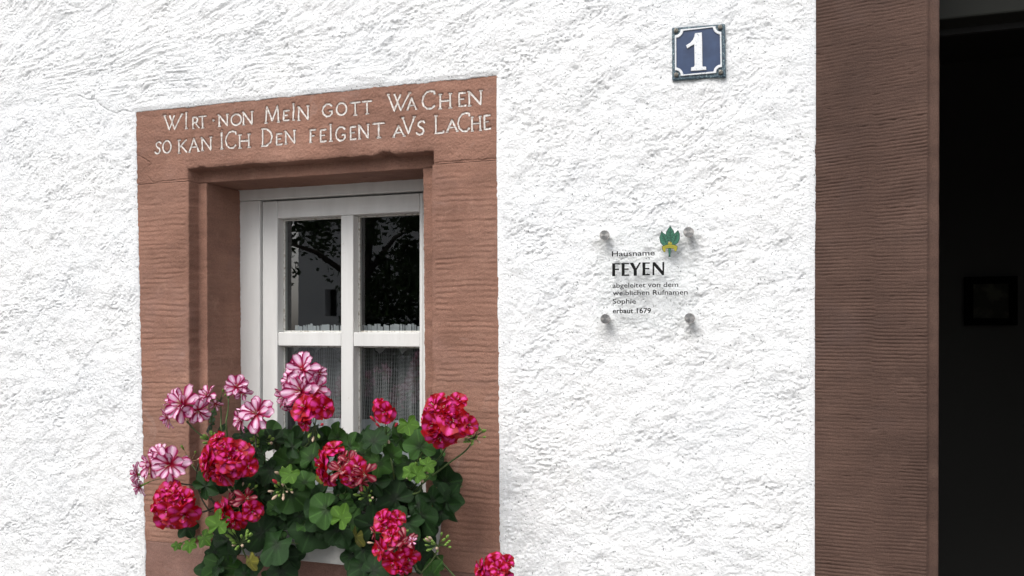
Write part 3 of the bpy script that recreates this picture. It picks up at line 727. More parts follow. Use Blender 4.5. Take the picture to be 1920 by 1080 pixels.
def door_jamb(x0f, x1, xm, z0, z1, dz, name, flip=False, material=M['brown_stone']):
    nz_ = int((z1 - z0) / dz); zz = np.linspace(z0, z1, nz_)
    cols = []; n = 46; s = -1 if flip else 1
    for k in range(n): cols.append((x0f + (x1 - x0f) * k / (n - 1), 0.0, 0, 1.0))
    cols += [(x1 + s * .0015, .001, 0, .3), (x1 + s * .004, .0055, 0, 0)]
    for k in range(1, 6): cols.append((x1 + s * .004 + (xm - x1 - s * .006) * k / 5, .006, 0, .0))
    cols += [(xm - s * .0005, .0075, 1, 0), (xm, .010, 1, 0)]
    for k in range(1, 12): cols.append((xm, .010 + .24 * k / 11, 1, 0))
    X_ = np.repeat(np.array([c[0] for c in cols])[None], nz_, 0); Y_ = np.repeat(np.array([c[1] for c in cols])[None], nz_, 0); Zg = np.repeat(zz[:, None], len(cols), 1)
    g = np.array([c[3] for c in cols])[None]; sd = np.array([c[2] for c in cols])[None]
    if not flip: X_ = X_ + ((door_x(Zg) - DX_T) * 1.0)
    h = comb(X_, Zg) * g + rough_stone(X_, Zg, 60) * .35
    X_ = X_ + h * sd * s; Y_ = Y_ - h * (1 - sd)
    Fq = grid_faces(nz_, len(cols)); Fq = Fq[:, ::-1] if flip else Fq
    return obj(name, np.stack([X_, Y_, Zg], -1).reshape(-1, 3), Fq, material, dsur, smooth=True)
zA, zB = EYE - .62, EYE + .72
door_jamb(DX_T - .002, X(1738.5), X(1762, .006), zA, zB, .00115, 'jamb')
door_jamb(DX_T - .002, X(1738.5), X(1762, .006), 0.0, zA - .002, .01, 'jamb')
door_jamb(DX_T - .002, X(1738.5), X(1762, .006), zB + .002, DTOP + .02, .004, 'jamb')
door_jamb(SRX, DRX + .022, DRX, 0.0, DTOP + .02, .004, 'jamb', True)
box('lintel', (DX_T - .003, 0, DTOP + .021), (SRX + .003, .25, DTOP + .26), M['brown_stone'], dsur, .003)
box('doorstep', (DX_T - .003, -.25, 0.004), (SRX + .003, .30, .15), M['sill_stone'], dsur, .006)
# wooden door frame in the opening, entrance hall behind
dfr = thing('door_frame', 'dark grey-green wooden door frame head across the top of the dark doorway', 'door frame', (DRX - .5, .3, .15))
yD = .26; zHd = Z(1840, 29, yD)
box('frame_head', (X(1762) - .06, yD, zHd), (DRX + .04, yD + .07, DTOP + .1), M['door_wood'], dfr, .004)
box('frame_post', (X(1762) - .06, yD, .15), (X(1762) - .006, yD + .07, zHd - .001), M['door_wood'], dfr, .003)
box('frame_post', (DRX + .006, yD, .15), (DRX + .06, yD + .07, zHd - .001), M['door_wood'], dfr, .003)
box('head_shadow', (X(1762) - .005, yD + .071, zHd - .012), (DRX + .006, yD + .085, zHd + .02), M['flat_black'], dfr)  # added black strip standing in for the shadow along the frame head's lower edge
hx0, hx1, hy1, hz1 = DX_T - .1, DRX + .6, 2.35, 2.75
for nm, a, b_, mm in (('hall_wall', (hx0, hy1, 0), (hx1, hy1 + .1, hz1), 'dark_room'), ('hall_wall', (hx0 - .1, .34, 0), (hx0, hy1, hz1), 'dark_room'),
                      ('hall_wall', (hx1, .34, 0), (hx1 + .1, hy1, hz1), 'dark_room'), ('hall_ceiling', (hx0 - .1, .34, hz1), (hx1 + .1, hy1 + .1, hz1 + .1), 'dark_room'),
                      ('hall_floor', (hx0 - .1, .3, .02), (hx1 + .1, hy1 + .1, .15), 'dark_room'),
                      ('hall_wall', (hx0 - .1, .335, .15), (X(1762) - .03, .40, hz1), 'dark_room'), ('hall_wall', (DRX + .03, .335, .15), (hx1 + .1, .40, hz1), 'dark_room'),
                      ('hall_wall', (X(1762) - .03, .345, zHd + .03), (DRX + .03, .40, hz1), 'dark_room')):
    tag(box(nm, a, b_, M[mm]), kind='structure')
yP = 2.33
pic = thing('wall_picture', 'square dark framed picture hanging on the unlit back wall inside the doorway', 'picture', P(1857, 565, yP))
a = P(1808, 520, yP); b_ = P(1905, 610, yP); fw = .03
Mpf = mat('black_frame', (.002, .002, .002), .9, 0)[0]; Mpc, ntp, bp = mat('dim_picture', (.03, .03, .025), .9, 0)
ntp.links.new(ramp(ntp, noise(ntp, pos(ntp), 9, 4), [(.45, (.050, .050, .038)), (.55, (.025, .025, .02))]), bp.inputs['Base Color'])
mb = MB(); mb.box((a.x, yP - .03, b_.z), (a.x + fw, yP, a.z)); mb.box((b_.x - fw, yP - .03, b_.z), (b_.x, yP, a.z))
mb.box((a.x + fw, yP - .03, b_.z), (b_.x - fw, yP, b_.z + fw)); mb.box((a.x + fw, yP - .03, a.z - fw), (b_.x - fw, yP, a.z)); mb.build('frame', Mpf, pic)
box('print', (a.x + fw, yP - .015, b_.z + fw), (b_.x - fw, yP - .002, a.z - fw), Mpc, pic)

# ------------------------------------------------------------------ house number
sg = lambda pts, y: zoompts(pts, 6.75, 1220, 20, y)
num = thing('house_number_plate', 'small square blue metal plate with a raised white number 1 high on the plaster', 'sign', P(1310, 98, -.012))
y0 = -.0125
extrude('plate', sg([(268, 214), (940, 163), (950, 836), (270, 880)], y0), y0, .004, M['rim'], num, .0018)
inner = [(320, 350), (360, 322), (392, 290), (396, 262), (800, 228), (812, 262), (840, 290), (884, 296), (888, 690), (846, 708), (812, 742), (802, 782), (404, 805), (388, 768), (360, 745), (322, 722)]
def arc(cx, cy_, r, a0, a1, n=7): return [(cx + r * math.cos(math.radians(a0 + (a1 - a0) * k / n)), cy_ - r * math.sin(math.radians(a0 + (a1 - a0) * k / n))) for k in range(n + 1)]
cTL, cTR, cBR, cBL = (312, 243), (886, 200), (894, 780), (314, 818)
def border(r, off):
    o = []
    o += arc(cTL[0], cTL[1], r, -90 + off, 0 - off)                 # from left side, round the screw, to the top
    o += arc(cTR[0], cTR[1], r, 180 + off, 270 - off)
    o += arc(cBR[0], cBR[1], r, 90 + off, 180 - off)
    o += arc(cBL[0], cBL[1], r, 0 + off, 90 - off)
    return o
Rin = border(100, 6); Rout = border(66, -6)
def clampo(pts):
    return pts
wi = sg(Rin, y0 - .003); wo_ = sg(Rout, y0 - .003)
n = len(wi); vs = [(x, y0 - .003, z) for x, z in wi] + [(x, y0 - .003, z) for x, z in wo_] + [(x, y0 + .001, z) for x, z in wi] + [(x, y0 + .001, z) for x, z in wo_]
fs = []
for i in range(n):
    j = (i + 1) % n
    fs += [(i, j, n + j, n + i), (j, i, 2 * n + i, 2 * n + j), (n + i, n + j, 3 * n + j, 3 * n + i)]
bevel(obj('border', vs, fs, M['sign_white'], num), .0006)
extrude('field', sg(border(98, 6), y0 - .0006), y0 - .0006, y0 + .001, M['blue'], num)
one = [(446, 438), (500, 405), (535, 365), (552, 325), (560, 285), (648, 274), (652, 420), (654, 600), (655, 705), (700, 708), (704, 748), (508, 762), (512, 716), (546, 710), (556, 690), (554, 550), (550, 425), (512, 446), (462, 478)]
extrude('numeral', sg(one, y0 - .0035), y0 - .0035, y0 + .0, M['sign_white'], num, .0007)
def disc(name, c, r, y_f, y_b, m, parent, n=24, slot=None, dome=.3):
    mb = MB(); vs = [(c.x, y_f, c.z)]; fs = []
    rings = [(r * .45, y_f + .04 * r * dome), (r * .8, y_f + .18 * r * dome), (r, y_f + .5 * r * dome), (r, y_b)]
    for rr, yy in rings: vs += [(c.x + rr * math.cos(2 * math.pi * k / n), yy, c.z + rr * math.sin(2 * math.pi * k / n)) for k in range(n)]
    for k in range(n):
        fs.append((0, 1 + k, 1 + (k + 1) % n))
        for q in range(len(rings) - 1):
            o_ = 1 + q * n; fs.append((o_ + k, o_ + n + k, o_ + n + (k + 1) % n, o_ + (k + 1) % n))
    return obj(name, vs, fs, m, parent, smooth=True)
for (a, b_), ang in zip(((320, 248), (878, 205), (322, 808), (885, 775)), (60, 85, 80, 40)):
    c = P(1220 + a / 6.75, 20 + b_ / 6.75, y0 - .004)
    s_ = disc('screw', c, .0046, y0 - .0045, y0, M['screw'], num)
    mb = MB(); d = Vector((math.cos(math.radians(ang)), 0, math.sin(math.radians(ang)))) * .0040; e = Vector((-d.z, 0, d.x)).normalized() * .0006
    q = Vector((c.x, y0 - .0048, c.z)); mb.add([q - d - e, q + d - e, q + d + e, q - d + e], [(0, 1, 2, 3)]); mb.build('slot', M['flat_black'], s_)

# ------------------------------------------------------------------ name plaque
YPL = -.0235; YT = YPL - .0002
pq = thing('name_plaque', 'clear acrylic house name plaque with black lettering on four steel stand-offs', 'sign', P(1213, 518, YPL))
pa = [P(1117, 426, YPL), P(1310, 420, YPL), P(1311, 614, YPL), P(1117, 616.5, YPL)]
zt = (pa[0].z + pa[1].z) / 2; zb_ = (pa[2].z + pa[3].z) / 2
mb = MB(); mb.box((pa[0].x, YPL, zb_), (pa[1].x, YPL + .004, zt)); mb.build('acrylic_sheet', M['acrylic'], pq)
for zx, zy in ((238, 183), (948, 157), (245, 891), (957, 885)):
    c = P(1080 + zx / 4.5, 400 + zy / 4.5, -.033)
    mb = MB(); n = 40; vs = []; fs = []
    prof = [(.0002, -.0002), (.0096, .0000), (.0103, .0008), (.0105, .0015), (.0105, .009), (.0070, .0092), (.0070, .040)]     # (radius, along the wall normal)
    for r, t in prof: vs += [(r * math.cos(2 * math.pi * k / n), r * math.sin(2 * math.pi * k / n), -t) for k in range(n)]
    for q in range(len(prof) - 1):
        for k in range(n): fs.append((q * n + k, (q + 1) * n + k, (q + 1) * n + (k + 1) % n, q * n + (k + 1) % n))
    o = obj('standoff', vs, fs, M['steel'], pq, smooth=False, keep0=True)
    o.location = c - LOC[pq.name]; o.rotation_euler = (math.radians(90), 0, 0)
def text(body, zx0, zx1, zbase, cap, bold=0.0, name='lettering', sy=None):
    cu = bpy.data.curves.new(name, 'FONT'); cu.body = body; cu.size = 1; cu.offset = bold; cu.resolution_u = 3
    o = bpy.data.objects.new(name, cu); COL.objects.link(o); bpy.context.view_layer.update()
    me = bpy.data.meshes.new_from_object(o.evaluated_get(bpy.context.evaluated_depsgraph_get()))
    COL.objects.unlink(o); bpy.data.objects.remove(o); bpy.data.curves.remove(cu)
    n = len(me.vertices); co = np.empty(n * 3); me.vertices.foreach_get('co', co); co = co.reshape(-1, 3)
    a = P(1080 + zx0 / 4.5, 400 + zbase / 4.5, YT); b_ = P(1080 + zx1 / 4.5, 400 + zbase / 4.5, YT)
    x0_, x1_ = co[:, 0].min(), co[:, 0].max(); sx_ = (b_.x - a.x) / (x1_ - x0_)
    sc = cap / 4.5 * MPP(1200, YT) / .729                     # cap height of the built-in font
    out = np.stack([a.x + (co[:, 0] - x0_) * sx_, np.full(n, YT), a.z + co[:, 1] * sc], -1)
    fs = [tuple(p_.vertices) for p_ in me.polygons]; bpy.data.meshes.remove(me)
    return obj(name, out, fs, M['ink'], pq)
text('Hausname', 303, 665, 364, 47, .009)
text('abgeleitet von dem', 308, 862, 628, 42, .009)
text('weiblichen Rufnamen', 310, 942, 692, 42, .009)
text('Sophie', 310, 505, 762, 42, .009)
text('erbaut 1679', 310, 633, 843, 44, .019)
# FEYEN, drawn letter by letter: thick stems, thin arms
def fp(polys, x0, x1):
    mb = MB()
    for pts in polys:
        q = zoompts([(x0 + a * (x1 - x0), (531 - (x0 - 305) * .024) - c * 110 - (a * (x1 - x0)) * .024) for a, c in pts], 4.5, 1080, 400, YT)
        n = len(q); ar = sum(q[i][0] * q[(i + 1) % n][1] - q[(i + 1) % n][0] * q[i][1] for i in range(n))
        f = tuple(range(n)); mb.add([(x, YT, z) for x, z in q], [f if ar > 0 else f[::-1]])
    mb.build('lettering', M['ink'], pq)
FF = [[(0, 0), (.02, .5), (0, 1), (1, 1), (.99, .89), (.42, .91), (.40, .58), (.9, .575), (.9, .47), (.40, .48), (.42, 0)]]
EE = [[(0, 0), (.02, .5), (0, 1), (.98, 1), (.97, .89), (.40, .91), (.39, .575), (.92, .57), (.92, .465), (.39, .475), (.40, .10), (1, .12), (1, 0)]]
YY = [[(0, 1), (.33, 1), (.56, .58), (.84, 1), (1, 1), (.64, .45), (.64, 0), (.36, 0), (.36, .45)]]
NN = [[(0, 0), (.02, 1), (.22, 1), (.84, .33), (.84, 1), (1, 1), (.98, 0), (.84, -.02), (.15, .72), (.16, 0)]]
for pl, a, b_ in ((FF, 305, 369), (EE, 385, 449), (YY, 452, 548), (EE, 560, 624), (NN, 645, 745)): fp(pl, a, b_)
# emblem: three leaves bound with a yellow band
emb = bpy.data.objects.new('emblem', None); emb.empty_display_size = .02; place(emb, pq, P(1256, 455, YT))
def flat(name, pts, y, m):
    q = zoompts(pts, 4.5, 1080, 400, YT); n = len(q); ar = sum(q[i][0] * q[(i + 1) % n][1] - q[(i + 1) % n][0] * q[i][1] for i in range(n))
    f = tuple(range(n)); return obj(name, [(x, y, z) for x, z in q], [f if ar > 0 else f[::-1]], m, emb)
def scaled(pts, k):
    cx = sum(p_[0] for p_ in pts) / len(pts); cy_ = sum(p_[1] for p_ in pts) / len(pts); return [(cx + (a - cx) * k, cy_ + (c_ - cy_) * k) for a, c_ in pts]
Lc = [(795, 106), (808, 128), (824, 150), (830, 180), (822, 215), (800, 245), (776, 228), (762, 195), (760, 160), (778, 132)]
Ll = [(722, 150), (738, 168), (760, 182), (776, 208), (780, 240), (770, 275), (735, 272), (712, 245), (705, 205), (714, 178)]
Lr = [(860, 144), (874, 175), (875, 215), (860, 248), (830, 270), (805, 262), (802, 228), (812, 198), (832, 172)]
for i, L in enumerate((Lc, Ll, Lr)):
    flat('leaf_outline', scaled(L, 1.06), YT - .0001 - .0001 * i, M['green_line']); flat('leaf_fill', scaled(L, .93), YT - .00015 - .0001 * i, M['green_print'])
for (a, b_) in (((796, 115), (794, 235)), ((723, 158), (765, 262)), ((860, 152), (820, 256))):
    for (p0, p1, w) in ((a, b_, 2.5),) + tuple(((a[0] + (b_[0] - a[0]) * t, a[1] + (b_[1] - a[1]) * t), (a[0] + (b_[0] - a[0]) * t + s * 22, a[1] + (b_[1] - a[1]) * t - 18), 1.6) for t in (.45, .65, .82) for s in (-1, 1)):
        dx, dy = p1[0] - p0[0], p1[1] - p0[1]; L_ = math.hypot(dx, dy); ox, oy = -dy / L_ * w, dx / L_ * w
        flat('vein', [(p0[0] - ox, p0[1] - oy), (p1[0] - ox, p1[1] - oy), (p1[0] + ox, p1[1] + oy), (p0[0] + ox, p0[1] + oy)], YT - .0005, M['green_line'])
flat('stalk', [(776, 285), (803, 285), (800, 330), (797, 352), (799, 366), (780, 372), (782, 345), (779, 320)], YT - .0006, M['green_line'])
flat('stalk_fill', [(781, 300), (798, 300), (795, 345), (786, 360), (786, 330)], YT - .0007, M['green_print'])
def band(g): return [(728 - g, 282 - g), (758, 269 - g), (792, 264 - g), (826, 267 - g), (856 + g, 279 - g), (852 + g, 298 + g), (846, 320 + g), (832, 318 + g), (828, 300 + g), (792, 291 + g), (758, 297 + g), (755, 324 + g), (742, 326 + g), (732 - g, 306 + g)]
flat('banner_outline', band(3.5), YT - .0008, M['green_line']); flat('banner', band(0), YT - .0009, M['yellow_print'])
for k in range(9):
    zx = 744 + k * 11.5; zy = 288 - 9 * math.sin(k / 8 * math.pi)
    flat('banner_mark', [(zx, zy - 6), (zx + 2.4, zy - 6), (zx + 2.4, zy + 6), (zx, zy + 6)], YT - .001, M['green_line'])
flat('crown', [(776, 262), (780, 240), (788, 250), (793, 230), (800, 250), (808, 240), (810, 262)], YT - .0009, M['yellow_print'])

# ------------------------------------------------------------------ flower box
fb = thing('flower_box', 'white plastic flower box standing on the window sill, overgrown by geraniums', 'planter', (X(610), .02, z_sill))
bx0, bx1 = X(442, -.05), X(812, -.05); by0, by1 = -.075, .115; bz0 = Z(595, 1057, -.07); bz1 = bz0 + .125
mb = MB(); t = .006; ins = .012
def ring(x0_, x1_, y0_, y1_, z_): return [(x0_, y0_, z_), (x1_, y0_, z_), (x1_, y1_, z_), (x0_, y1_, z_)]
R = [ring(bx0 + ins, bx1 - ins, by0 + ins, by1 - ins, bz0), ring(bx0, bx1, by0, by1, bz1), ring(bx0 + t, bx1 - t, by0 + t, by1 - t, bz1), ring(bx0 + t + ins, bx1 - t - ins, by0 + t + ins, by1 - t - ins, bz0 + t)]
vs = sum(R, []); fs = [(3, 2, 1, 0), (12, 13, 14, 15)]
for q in range(3):
    for k in range(4): fs.append((q * 4 + k, q * 4 + (k + 1) % 4, q * 4 + 4 + (k + 1) % 4, q * 4 + 4 + k))
bevel(obj('body', vs, fs, M['shaded_white_plastic'], fb), .003)
mb = MB(); r = .008
for a, b_ in (((bx0 - r, by0 - r, bz1 - .012), (bx1 + r, by0 - .0005, bz1 + .004)), ((bx0 - r, by1 + .0005, bz1 - .012), (bx1 + r, by1 + r, bz1 + .004)),
              ((bx0 - r, by0, bz1 - .012), (bx0 - .0005, by1, bz1 + .004)), ((bx1 + .0005, by0, bz1 - .012), (bx1 + r, by1, bz1 + .004))): mb.box(a, b_)
mb.build('rim', M['shaded_white_plastic'], fb)
nxs, nys = 50, 18; sxg, syg = np.meshgrid(np.linspace(bx0 + .007, bx1 - .007, nxs), np.linspace(by0 + .007, by1 - .007, nys))
tag(obj('soil', np.stack([sxg, syg, bz1 - .012 + .006 * fbm(sxg * 60, syg * 60, 77, 3)], -1).reshape(-1, 3), grid_faces(nys, nxs), M['soil'], fb, smooth=True), kind='stuff')

# ------------------------------------------------------------------ geraniums
def leaf_mesh(name, seed, m, pointed=.5, young=False):
    rnd = random.Random(seed); nseg = 60; rings = (0.0, .3, .6, .84, 1.0)
    lob = [1.0, .97 + rnd.uniform(-.06, .06), .97 + rnd.uniform(-.06, .06), .78 + rnd.uniform(-.08, .08), .78 + rnd.uniform(-.08, .08)]
    angs = [0, 64, -64, 128, -128]; fold = rnd.uniform(.18, .5); curl = rnd.uniform(-.55, .2); wav = rnd.uniform(.04, .11)
    vs = []; fs = []; uv = []
    for ri, r in enumerate(rings):
        for k in range(nseg):
            th = -180 + 360 * k / nseg; R = 0.0; near = 99
            for L, a in zip(lob, angs):
                d = abs(th - a); near = min(near, d); x = min(1, d / 44.0)
                c_ = L * (1 - pointed * .42 * x ** 1.0 - .20 * x ** 2.5) if d < 44 else 0
                R = max(R, c_)
            R = max(R, .46); sin_ = max(0, (abs(th) - 158) / 22); R *= 1 - .72 * min(1, sin_) ** .7
            tr = math.radians(th); rr = r * R
            x_ = math.sin(tr) * rr; y_ = math.cos(tr) * rr
            z_ = fold * (near / 32) * r * .35 - .03 * r + curl * r * r * .45 + wav * math.sin(th / 360 * 2 * math.pi * 5 + seed) * r * r + (.10 if young else 0) * r * r
            vs.append((x_, y_, z_)); uv.append((r, min(1, near / 32) * r + (.0 if ri else .5)))
    for q in range(len(rings) - 1):
        for k in range(nseg):
            k2 = (k + 1) % nseg
            fs.append((q * nseg + k, q * nseg + k2, (q + 1) * nseg + k2, (q + 1) * nseg + k))
    fs = [f[::-1] for f in fs]
    mb = MB(); mb.add(vs, fs, uv)
    n0 = len(mb.v); mb.tube([(0, 0, -.02), (0, -.12, -.18), (0, -.35, -.6), (0, -.5, -1.3)], [.028, .025, .024, .024], 5)
    me = bpy.data.meshes.new(name); me.from_pydata(mb.v, [], mb.f); me.update()
    me.polygons.foreach_set('use_smooth', [True] * len(me.polygons))
    l = me.uv_layers.new(name='UVMap'); idx = np.empty(len(me.loops), int); me.loops.foreach_get('vertex_index', idx)
    l.data.foreach_set('uv', np.array(mb.uv)[idx].ravel())
    me.materials.append(m); me.materials.append(M['stem'])
    mi = [0 if i < len(fs) else 1 for i in range(len(me.polygons))]; me.polygons.foreach_set('material_index', mi)
    return me
LM = {'d': [leaf_mesh('leaf', s, M['leaf'], .35 + .5 * (s % 3) / 2) for s in range(6)],
      'm': [leaf_mesh('leaf', s + 10, M['leaf_mid'], .3 + .3 * (s % 2)) for s in range(4)],
      'y': [leaf_mesh('leaf', s + 20, M['leaf_young'], .75, True) for s in range(3)],
      'o': [leaf_mesh('leaf', 31, M['leaf_old'], .4)]}
def floret_mesh(name, seed, kind):
    rnd = random.Random(seed); mb = MB()
    if kind == 'pink': layers = [(7, 1.0, 4, .38), (6, .86, 28, .34), (3, .58, 58, .26)]
    elif kind == 'red': layers = [(5, 1.0, 2, .74), (4, .84, 30, .70), (3, .52, 62, .56)]
    elif kind == 'bud_open': layers = [(5, 1.0, 58, .52), (4, .84, 74, .46), (3, .62, 84, .36)]
    else: layers = [(5, 1.0, -10, .34), (4, .85, 18, .30)]
    a = rnd.uniform(0, 360)
    for (n, R, el, wd) in layers:
        for i in range(n):
            ang = math.radians(a + 360 * i / n + rnd.uniform(-13, 13)); e = math.radians(el + rnd.uniform(-13, 13))
            Rr = R * rnd.uniform(.86, 1.06); w = wd * rnd.uniform(.85, 1.15); curl = rnd.uniform(-.55, .25) if kind != 'bud_open' else .5
            cup = rnd.uniform(.1, .5); roll = rnd.uniform(-.35, .35); nu, nv_ = 7, 7; vs = []; uv = []; fs = []
            ph = rnd.uniform(0, 6)
            for iu in range(nu):
                u = iu / (nu - 1); ww = w * (.16 + .84 * math.sin(min(1, (u * 1.0) ** .95) * 2.35) ** .9 if u < 1 else 0) 
                ww = w * (.14 + .95 * (u ** 1.15) * max(0.0, 1 - u ** 5.5 * .62))
                for iv in range(nv_):
                    v = -1 + 2 * iv / (nv_ - 1)
                    notch = 1 - (.10 * (abs(v) ** 2.2)) * u ** 3 * 1.6 - (.05 * math.exp(-(v / .25) ** 2)) * u ** 6
                    r = u * Rr * notch; lat = v * ww * Rr
                    hgt = cup * (v * v) * w * .55 * u + roll * v * w * u * .5 + curl * .38 * u * u * u + .05 * math.sin(v * 5 + ph) * u * u
                    ca, sa = math.cos(e), math.sin(e)
                    rad = r * ca - hgt * sa; up = r * sa + hgt * ca
                    vs.append((math.cos(ang) * rad - math.sin(ang) * lat, math.sin(ang) * rad + math.cos(ang) * lat, up)); uv.append((u, iv / (nv_ - 1)))
            for iu in range(nu - 1):
                for iv in range(nv_ - 1): fs.append((iu * nv_ + iv, iu * nv_ + iv + 1, (iu + 1) * nv_ + iv + 1, (iu + 1) * nv_ + iv))
            mb.add(vs, fs, uv)
        a += 360 / n / 2 + 11
    npet = len(mb.f)
    mb.tube([(0, 0, -.85), (0, 0, -.4), (0, 0, -.02)], [.045, .08, .10], 6)                  # calyx tube
    for k in range(5): 
        t = 2 * math.pi * k / 5; c_, s_ = math.cos(t), math.sin(t)
        mb.add([(.08 * c_ - .05 * s_, .08 * s_ + .05 * c_, -.12), (.08 * c_ + .05 * s_, .08 * s_ - .05 * c_, -.12), (.34 * c_, .34 * s_, -.10)], [(0, 1, 2)])
    ncal = len(mb.f)
    for k in range(4):
        t = rnd.uniform(0, 6.28); mb.tube([(0, 0, .0), (.06 * math.cos(t), .06 * math.sin(t), .22), (.12 * math.cos(t), .12 * math.sin(t), .33)], [.014, .012, .02], 4)
    me = bpy.data.meshes.new(name); me.from_pydata(mb.v, [], mb.f); me.update()
    me.polygons.foreach_set('use_smooth', [True] * len(me.polygons))
    l = me.uv_layers.new(name='UVMap'); idx = np.empty(len(me.loops), int); me.loops.foreach_get('vertex_index', idx)
    l.data.foreach_set('uv', np.array(mb.uv)[idx].ravel())
    me.materials.append(M[{'pink': 'petal_pink', 'red': 'petal_red', 'bud_open': 'petal_red', 'wilt': 'petal_wilt', 'pinkwilt': 'petal_pink'}[kind]])
    me.materials.append(M['bud']); me.materials.append(M['bud_pale'])
    me.polygons.foreach_set('material_index', [0 if i < npet else (1 if i < ncal else 2) for i in range(len(me.polygons))])
    return me
FM = {'pink': [floret_mesh('floret', s, 'pink') for s in range(5)], 'red': [floret_mesh('floret', s + 10, 'red') for s in range(5)],
      'wilt': [floret_mesh('floret', s + 20, 'wilt') for s in range(3)], 'open': [floret_mesh('floret', s + 30, 'bud_open') for s in range(2)],
      'pinkwilt': [floret_mesh('floret', s + 40, 'pinkwilt') for s in range(3)]}
def bud_mesh(name, m, tip=None):
    mb = MB(); mb.tube([(0, 0, -.9), (0, 0, -.75), (0, 0, -.2), (0, 0, .35), (0, 0, .8), (0, 0, 1.0)], [.12, .16, .34, .42, .24, .03], 7)
    me = bpy.data.meshes.new(name); me.from_pydata(mb.v, [], mb.f); me.update(); me.polygons.foreach_set('use_smooth', [True] * len(me.polygons)); me.materials.append(m); return me
BM = {'g': bud_mesh('bud', M['bud']), 'r': bud_mesh('bud', M['bud_red']), 'p': bud_mesh('bud', M['bud_pale'])}
def face_rot(n, spin=0.0):
    return Vector(n).normalized().to_track_quat('Z', 'Y') @ Quaternion((0, 0, 1), spin)
CAMP = Vector((0, -D, EYE))

plants = {}
for key, px, lab in (('l', 470, 'geranium with pink and white striped flower heads at the left end of the flower box'),
                     ('c', 610, 'geranium with dark crimson fading flower heads filling the middle of the flower box'),
                     ('r', 740, 'geranium with crimson flower heads trailing over the right end of the flower box')):
    plants[key] = thing('geranium', lab, 'geranium', (X(px, .0), .01, bz1 - .012), 'geraniums growing in the flower box')
def root_of(k): return LOC[plants[k].name]
def bez(a, b_, c_, d_, n=10):
    o = []
    for i in range(n + 1):
        t = i / n; o.append(a * (1 - t) ** 3 + b_ * 3 * t * (1 - t) ** 2 + c_ * 3 * t * t * (1 - t) + d_ * t ** 3)
    return o
def stem_to(k, tgt, via=None, r=.0016, m='stem', out=(0, -.02, -.05)):
    a = root_of(k) + Vector((random.uniform(-.03, .03), random.uniform(-.02, .02), 0))
    if via is None: pts = bez(a, a + Vector((0, -.05, .06)), tgt + Vector(out), tgt)
    else: pts = bez(a, a + Vector((0, -.05, .05)), via + (via - tgt) * .3, via, 6) + bez(via, via + (tgt - via) * .35 + Vector((0, 0, -.004)), tgt + (via - tgt) * .3 + Vector((.004, 0, -.012)), tgt, 8)[1:]
    mb = MB(); mb.tube(pts, [lerp(r * 1.5, r, i / (len(pts) - 1)) for i in range(len(pts))], 6)
    return mb.build('stem', M[m], plants[k], smooth=True)
def head(k, cpx, cpy, y, florets, via=None, buds=(), stem_m='stem', spikes=0):
    """florets: (kind, px, py, radius px, dy, facing (dx,dz) tilt)"""
    hub = P(cpx, cpy, y + .012); 
    st = stem_to(k, hub, via, m=stem_m)
    mb = MB(); info = []
    for f in florets:
        kind, fx_, fy_, fr = f[:4]; dy = f[4] if len(f) > 4 else 0.0
        c = P(fx_, fy_, y + dy - .012); r = fr * MPP(fx_, y) * (1.14 if kind == 'pink' else 1.0)
        if len(f) > 5: n = Vector((f[5], -1.0, f[6]))
        else: n = (c - hub) * 22 + Vector((.1, -.75, .30)); 
        n += Vector((random.uniform(-.22, .22), 0, random.uniform(-.22, .22)))
        n.normalize(); info.append((kind, c, r, n)); back = c - n * r * .8
        mb.tube(bez(hub, hub + (back - hub) * .4 + Vector((0, 0, .003)), back - n * .004, back, 4), .0008, 5)
    for b_ in buds:
        kind, fx_, fy_, fr = b_[:4]; c = P(fx_, fy_, y - .004); mb.tube(bez(hub, hub + (c - hub) * .4 + Vector((0, -.002, .004)), c + (hub - c) * .2, c, 4), .0007, 5)
    for s in range(spikes):
        a = random.uniform(0, 6.28); q = hub + Vector((math.cos(a) * .016, random.uniform(-.014, .0), math.sin(a) * .016)); mb.tube([hub, (hub + q) / 2 + Vector((0, 0, .002)), q], [.0008, .0006, .0002], 4)
    mb.tube([hub - Vector((0, 0, .003)), hub, hub + Vector((0, -.003, .002))], [.0016, .003, .0018], 7)
    hd = mb.build('flower_head', M['dry'] if spikes > 20 else M['stem'], plants[k], smooth=True)
    for kind, c, r, n in info:
        inst('floret', random.choice(FM[kind]), hd, c, face_rot(n, random.uniform(0, 6.28)), (r, r * random.uniform(.92, 1.05), r * random.uniform(.9, 1.05)))
    for b_ in buds:
        kind, fx_, fy_, fr = b_[:4]; c = P(fx_, fy_, y - .004); r = fr * MPP(fx_, y)
        d = (c - hub).normalized() + Vector((0, -.2, .1)); inst('bud', BM[kind], hd, c + d.normalized() * r * .5, face_rot(d), (r * .8, r * .8, r * .95))
    return hd
def dome(cx, cy_, rx, ry, n, fr, kind, seed, alt=None):
    rnd = random.Random(seed); out = []
    for i in range(n):
        t = (i + .5) / n; ph = i * 2.39996; rr = math.sqrt(t) ; 
        q_ = rr * rnd.uniform(.7, 1.3); x = cx + rx * q_ * math.cos(ph) + rnd.uniform(-4, 4); y_ = cy_ + ry * q_ * math.sin(ph) + rnd.uniform(-4, 4); bulge = -.026 * math.sqrt(max(0, 1 - rr * rr * .95))
        kd = alt if (alt and rnd.random() < .3) else kind
        out.append((kd, x, y_, fr * rnd.uniform(.62, 1.2), bulge + rnd.uniform(-.005, .008), (x - cx) / rx * 1.0 + .1, -(y_ - cy_) / ry * 1.0 + .25))
    return out
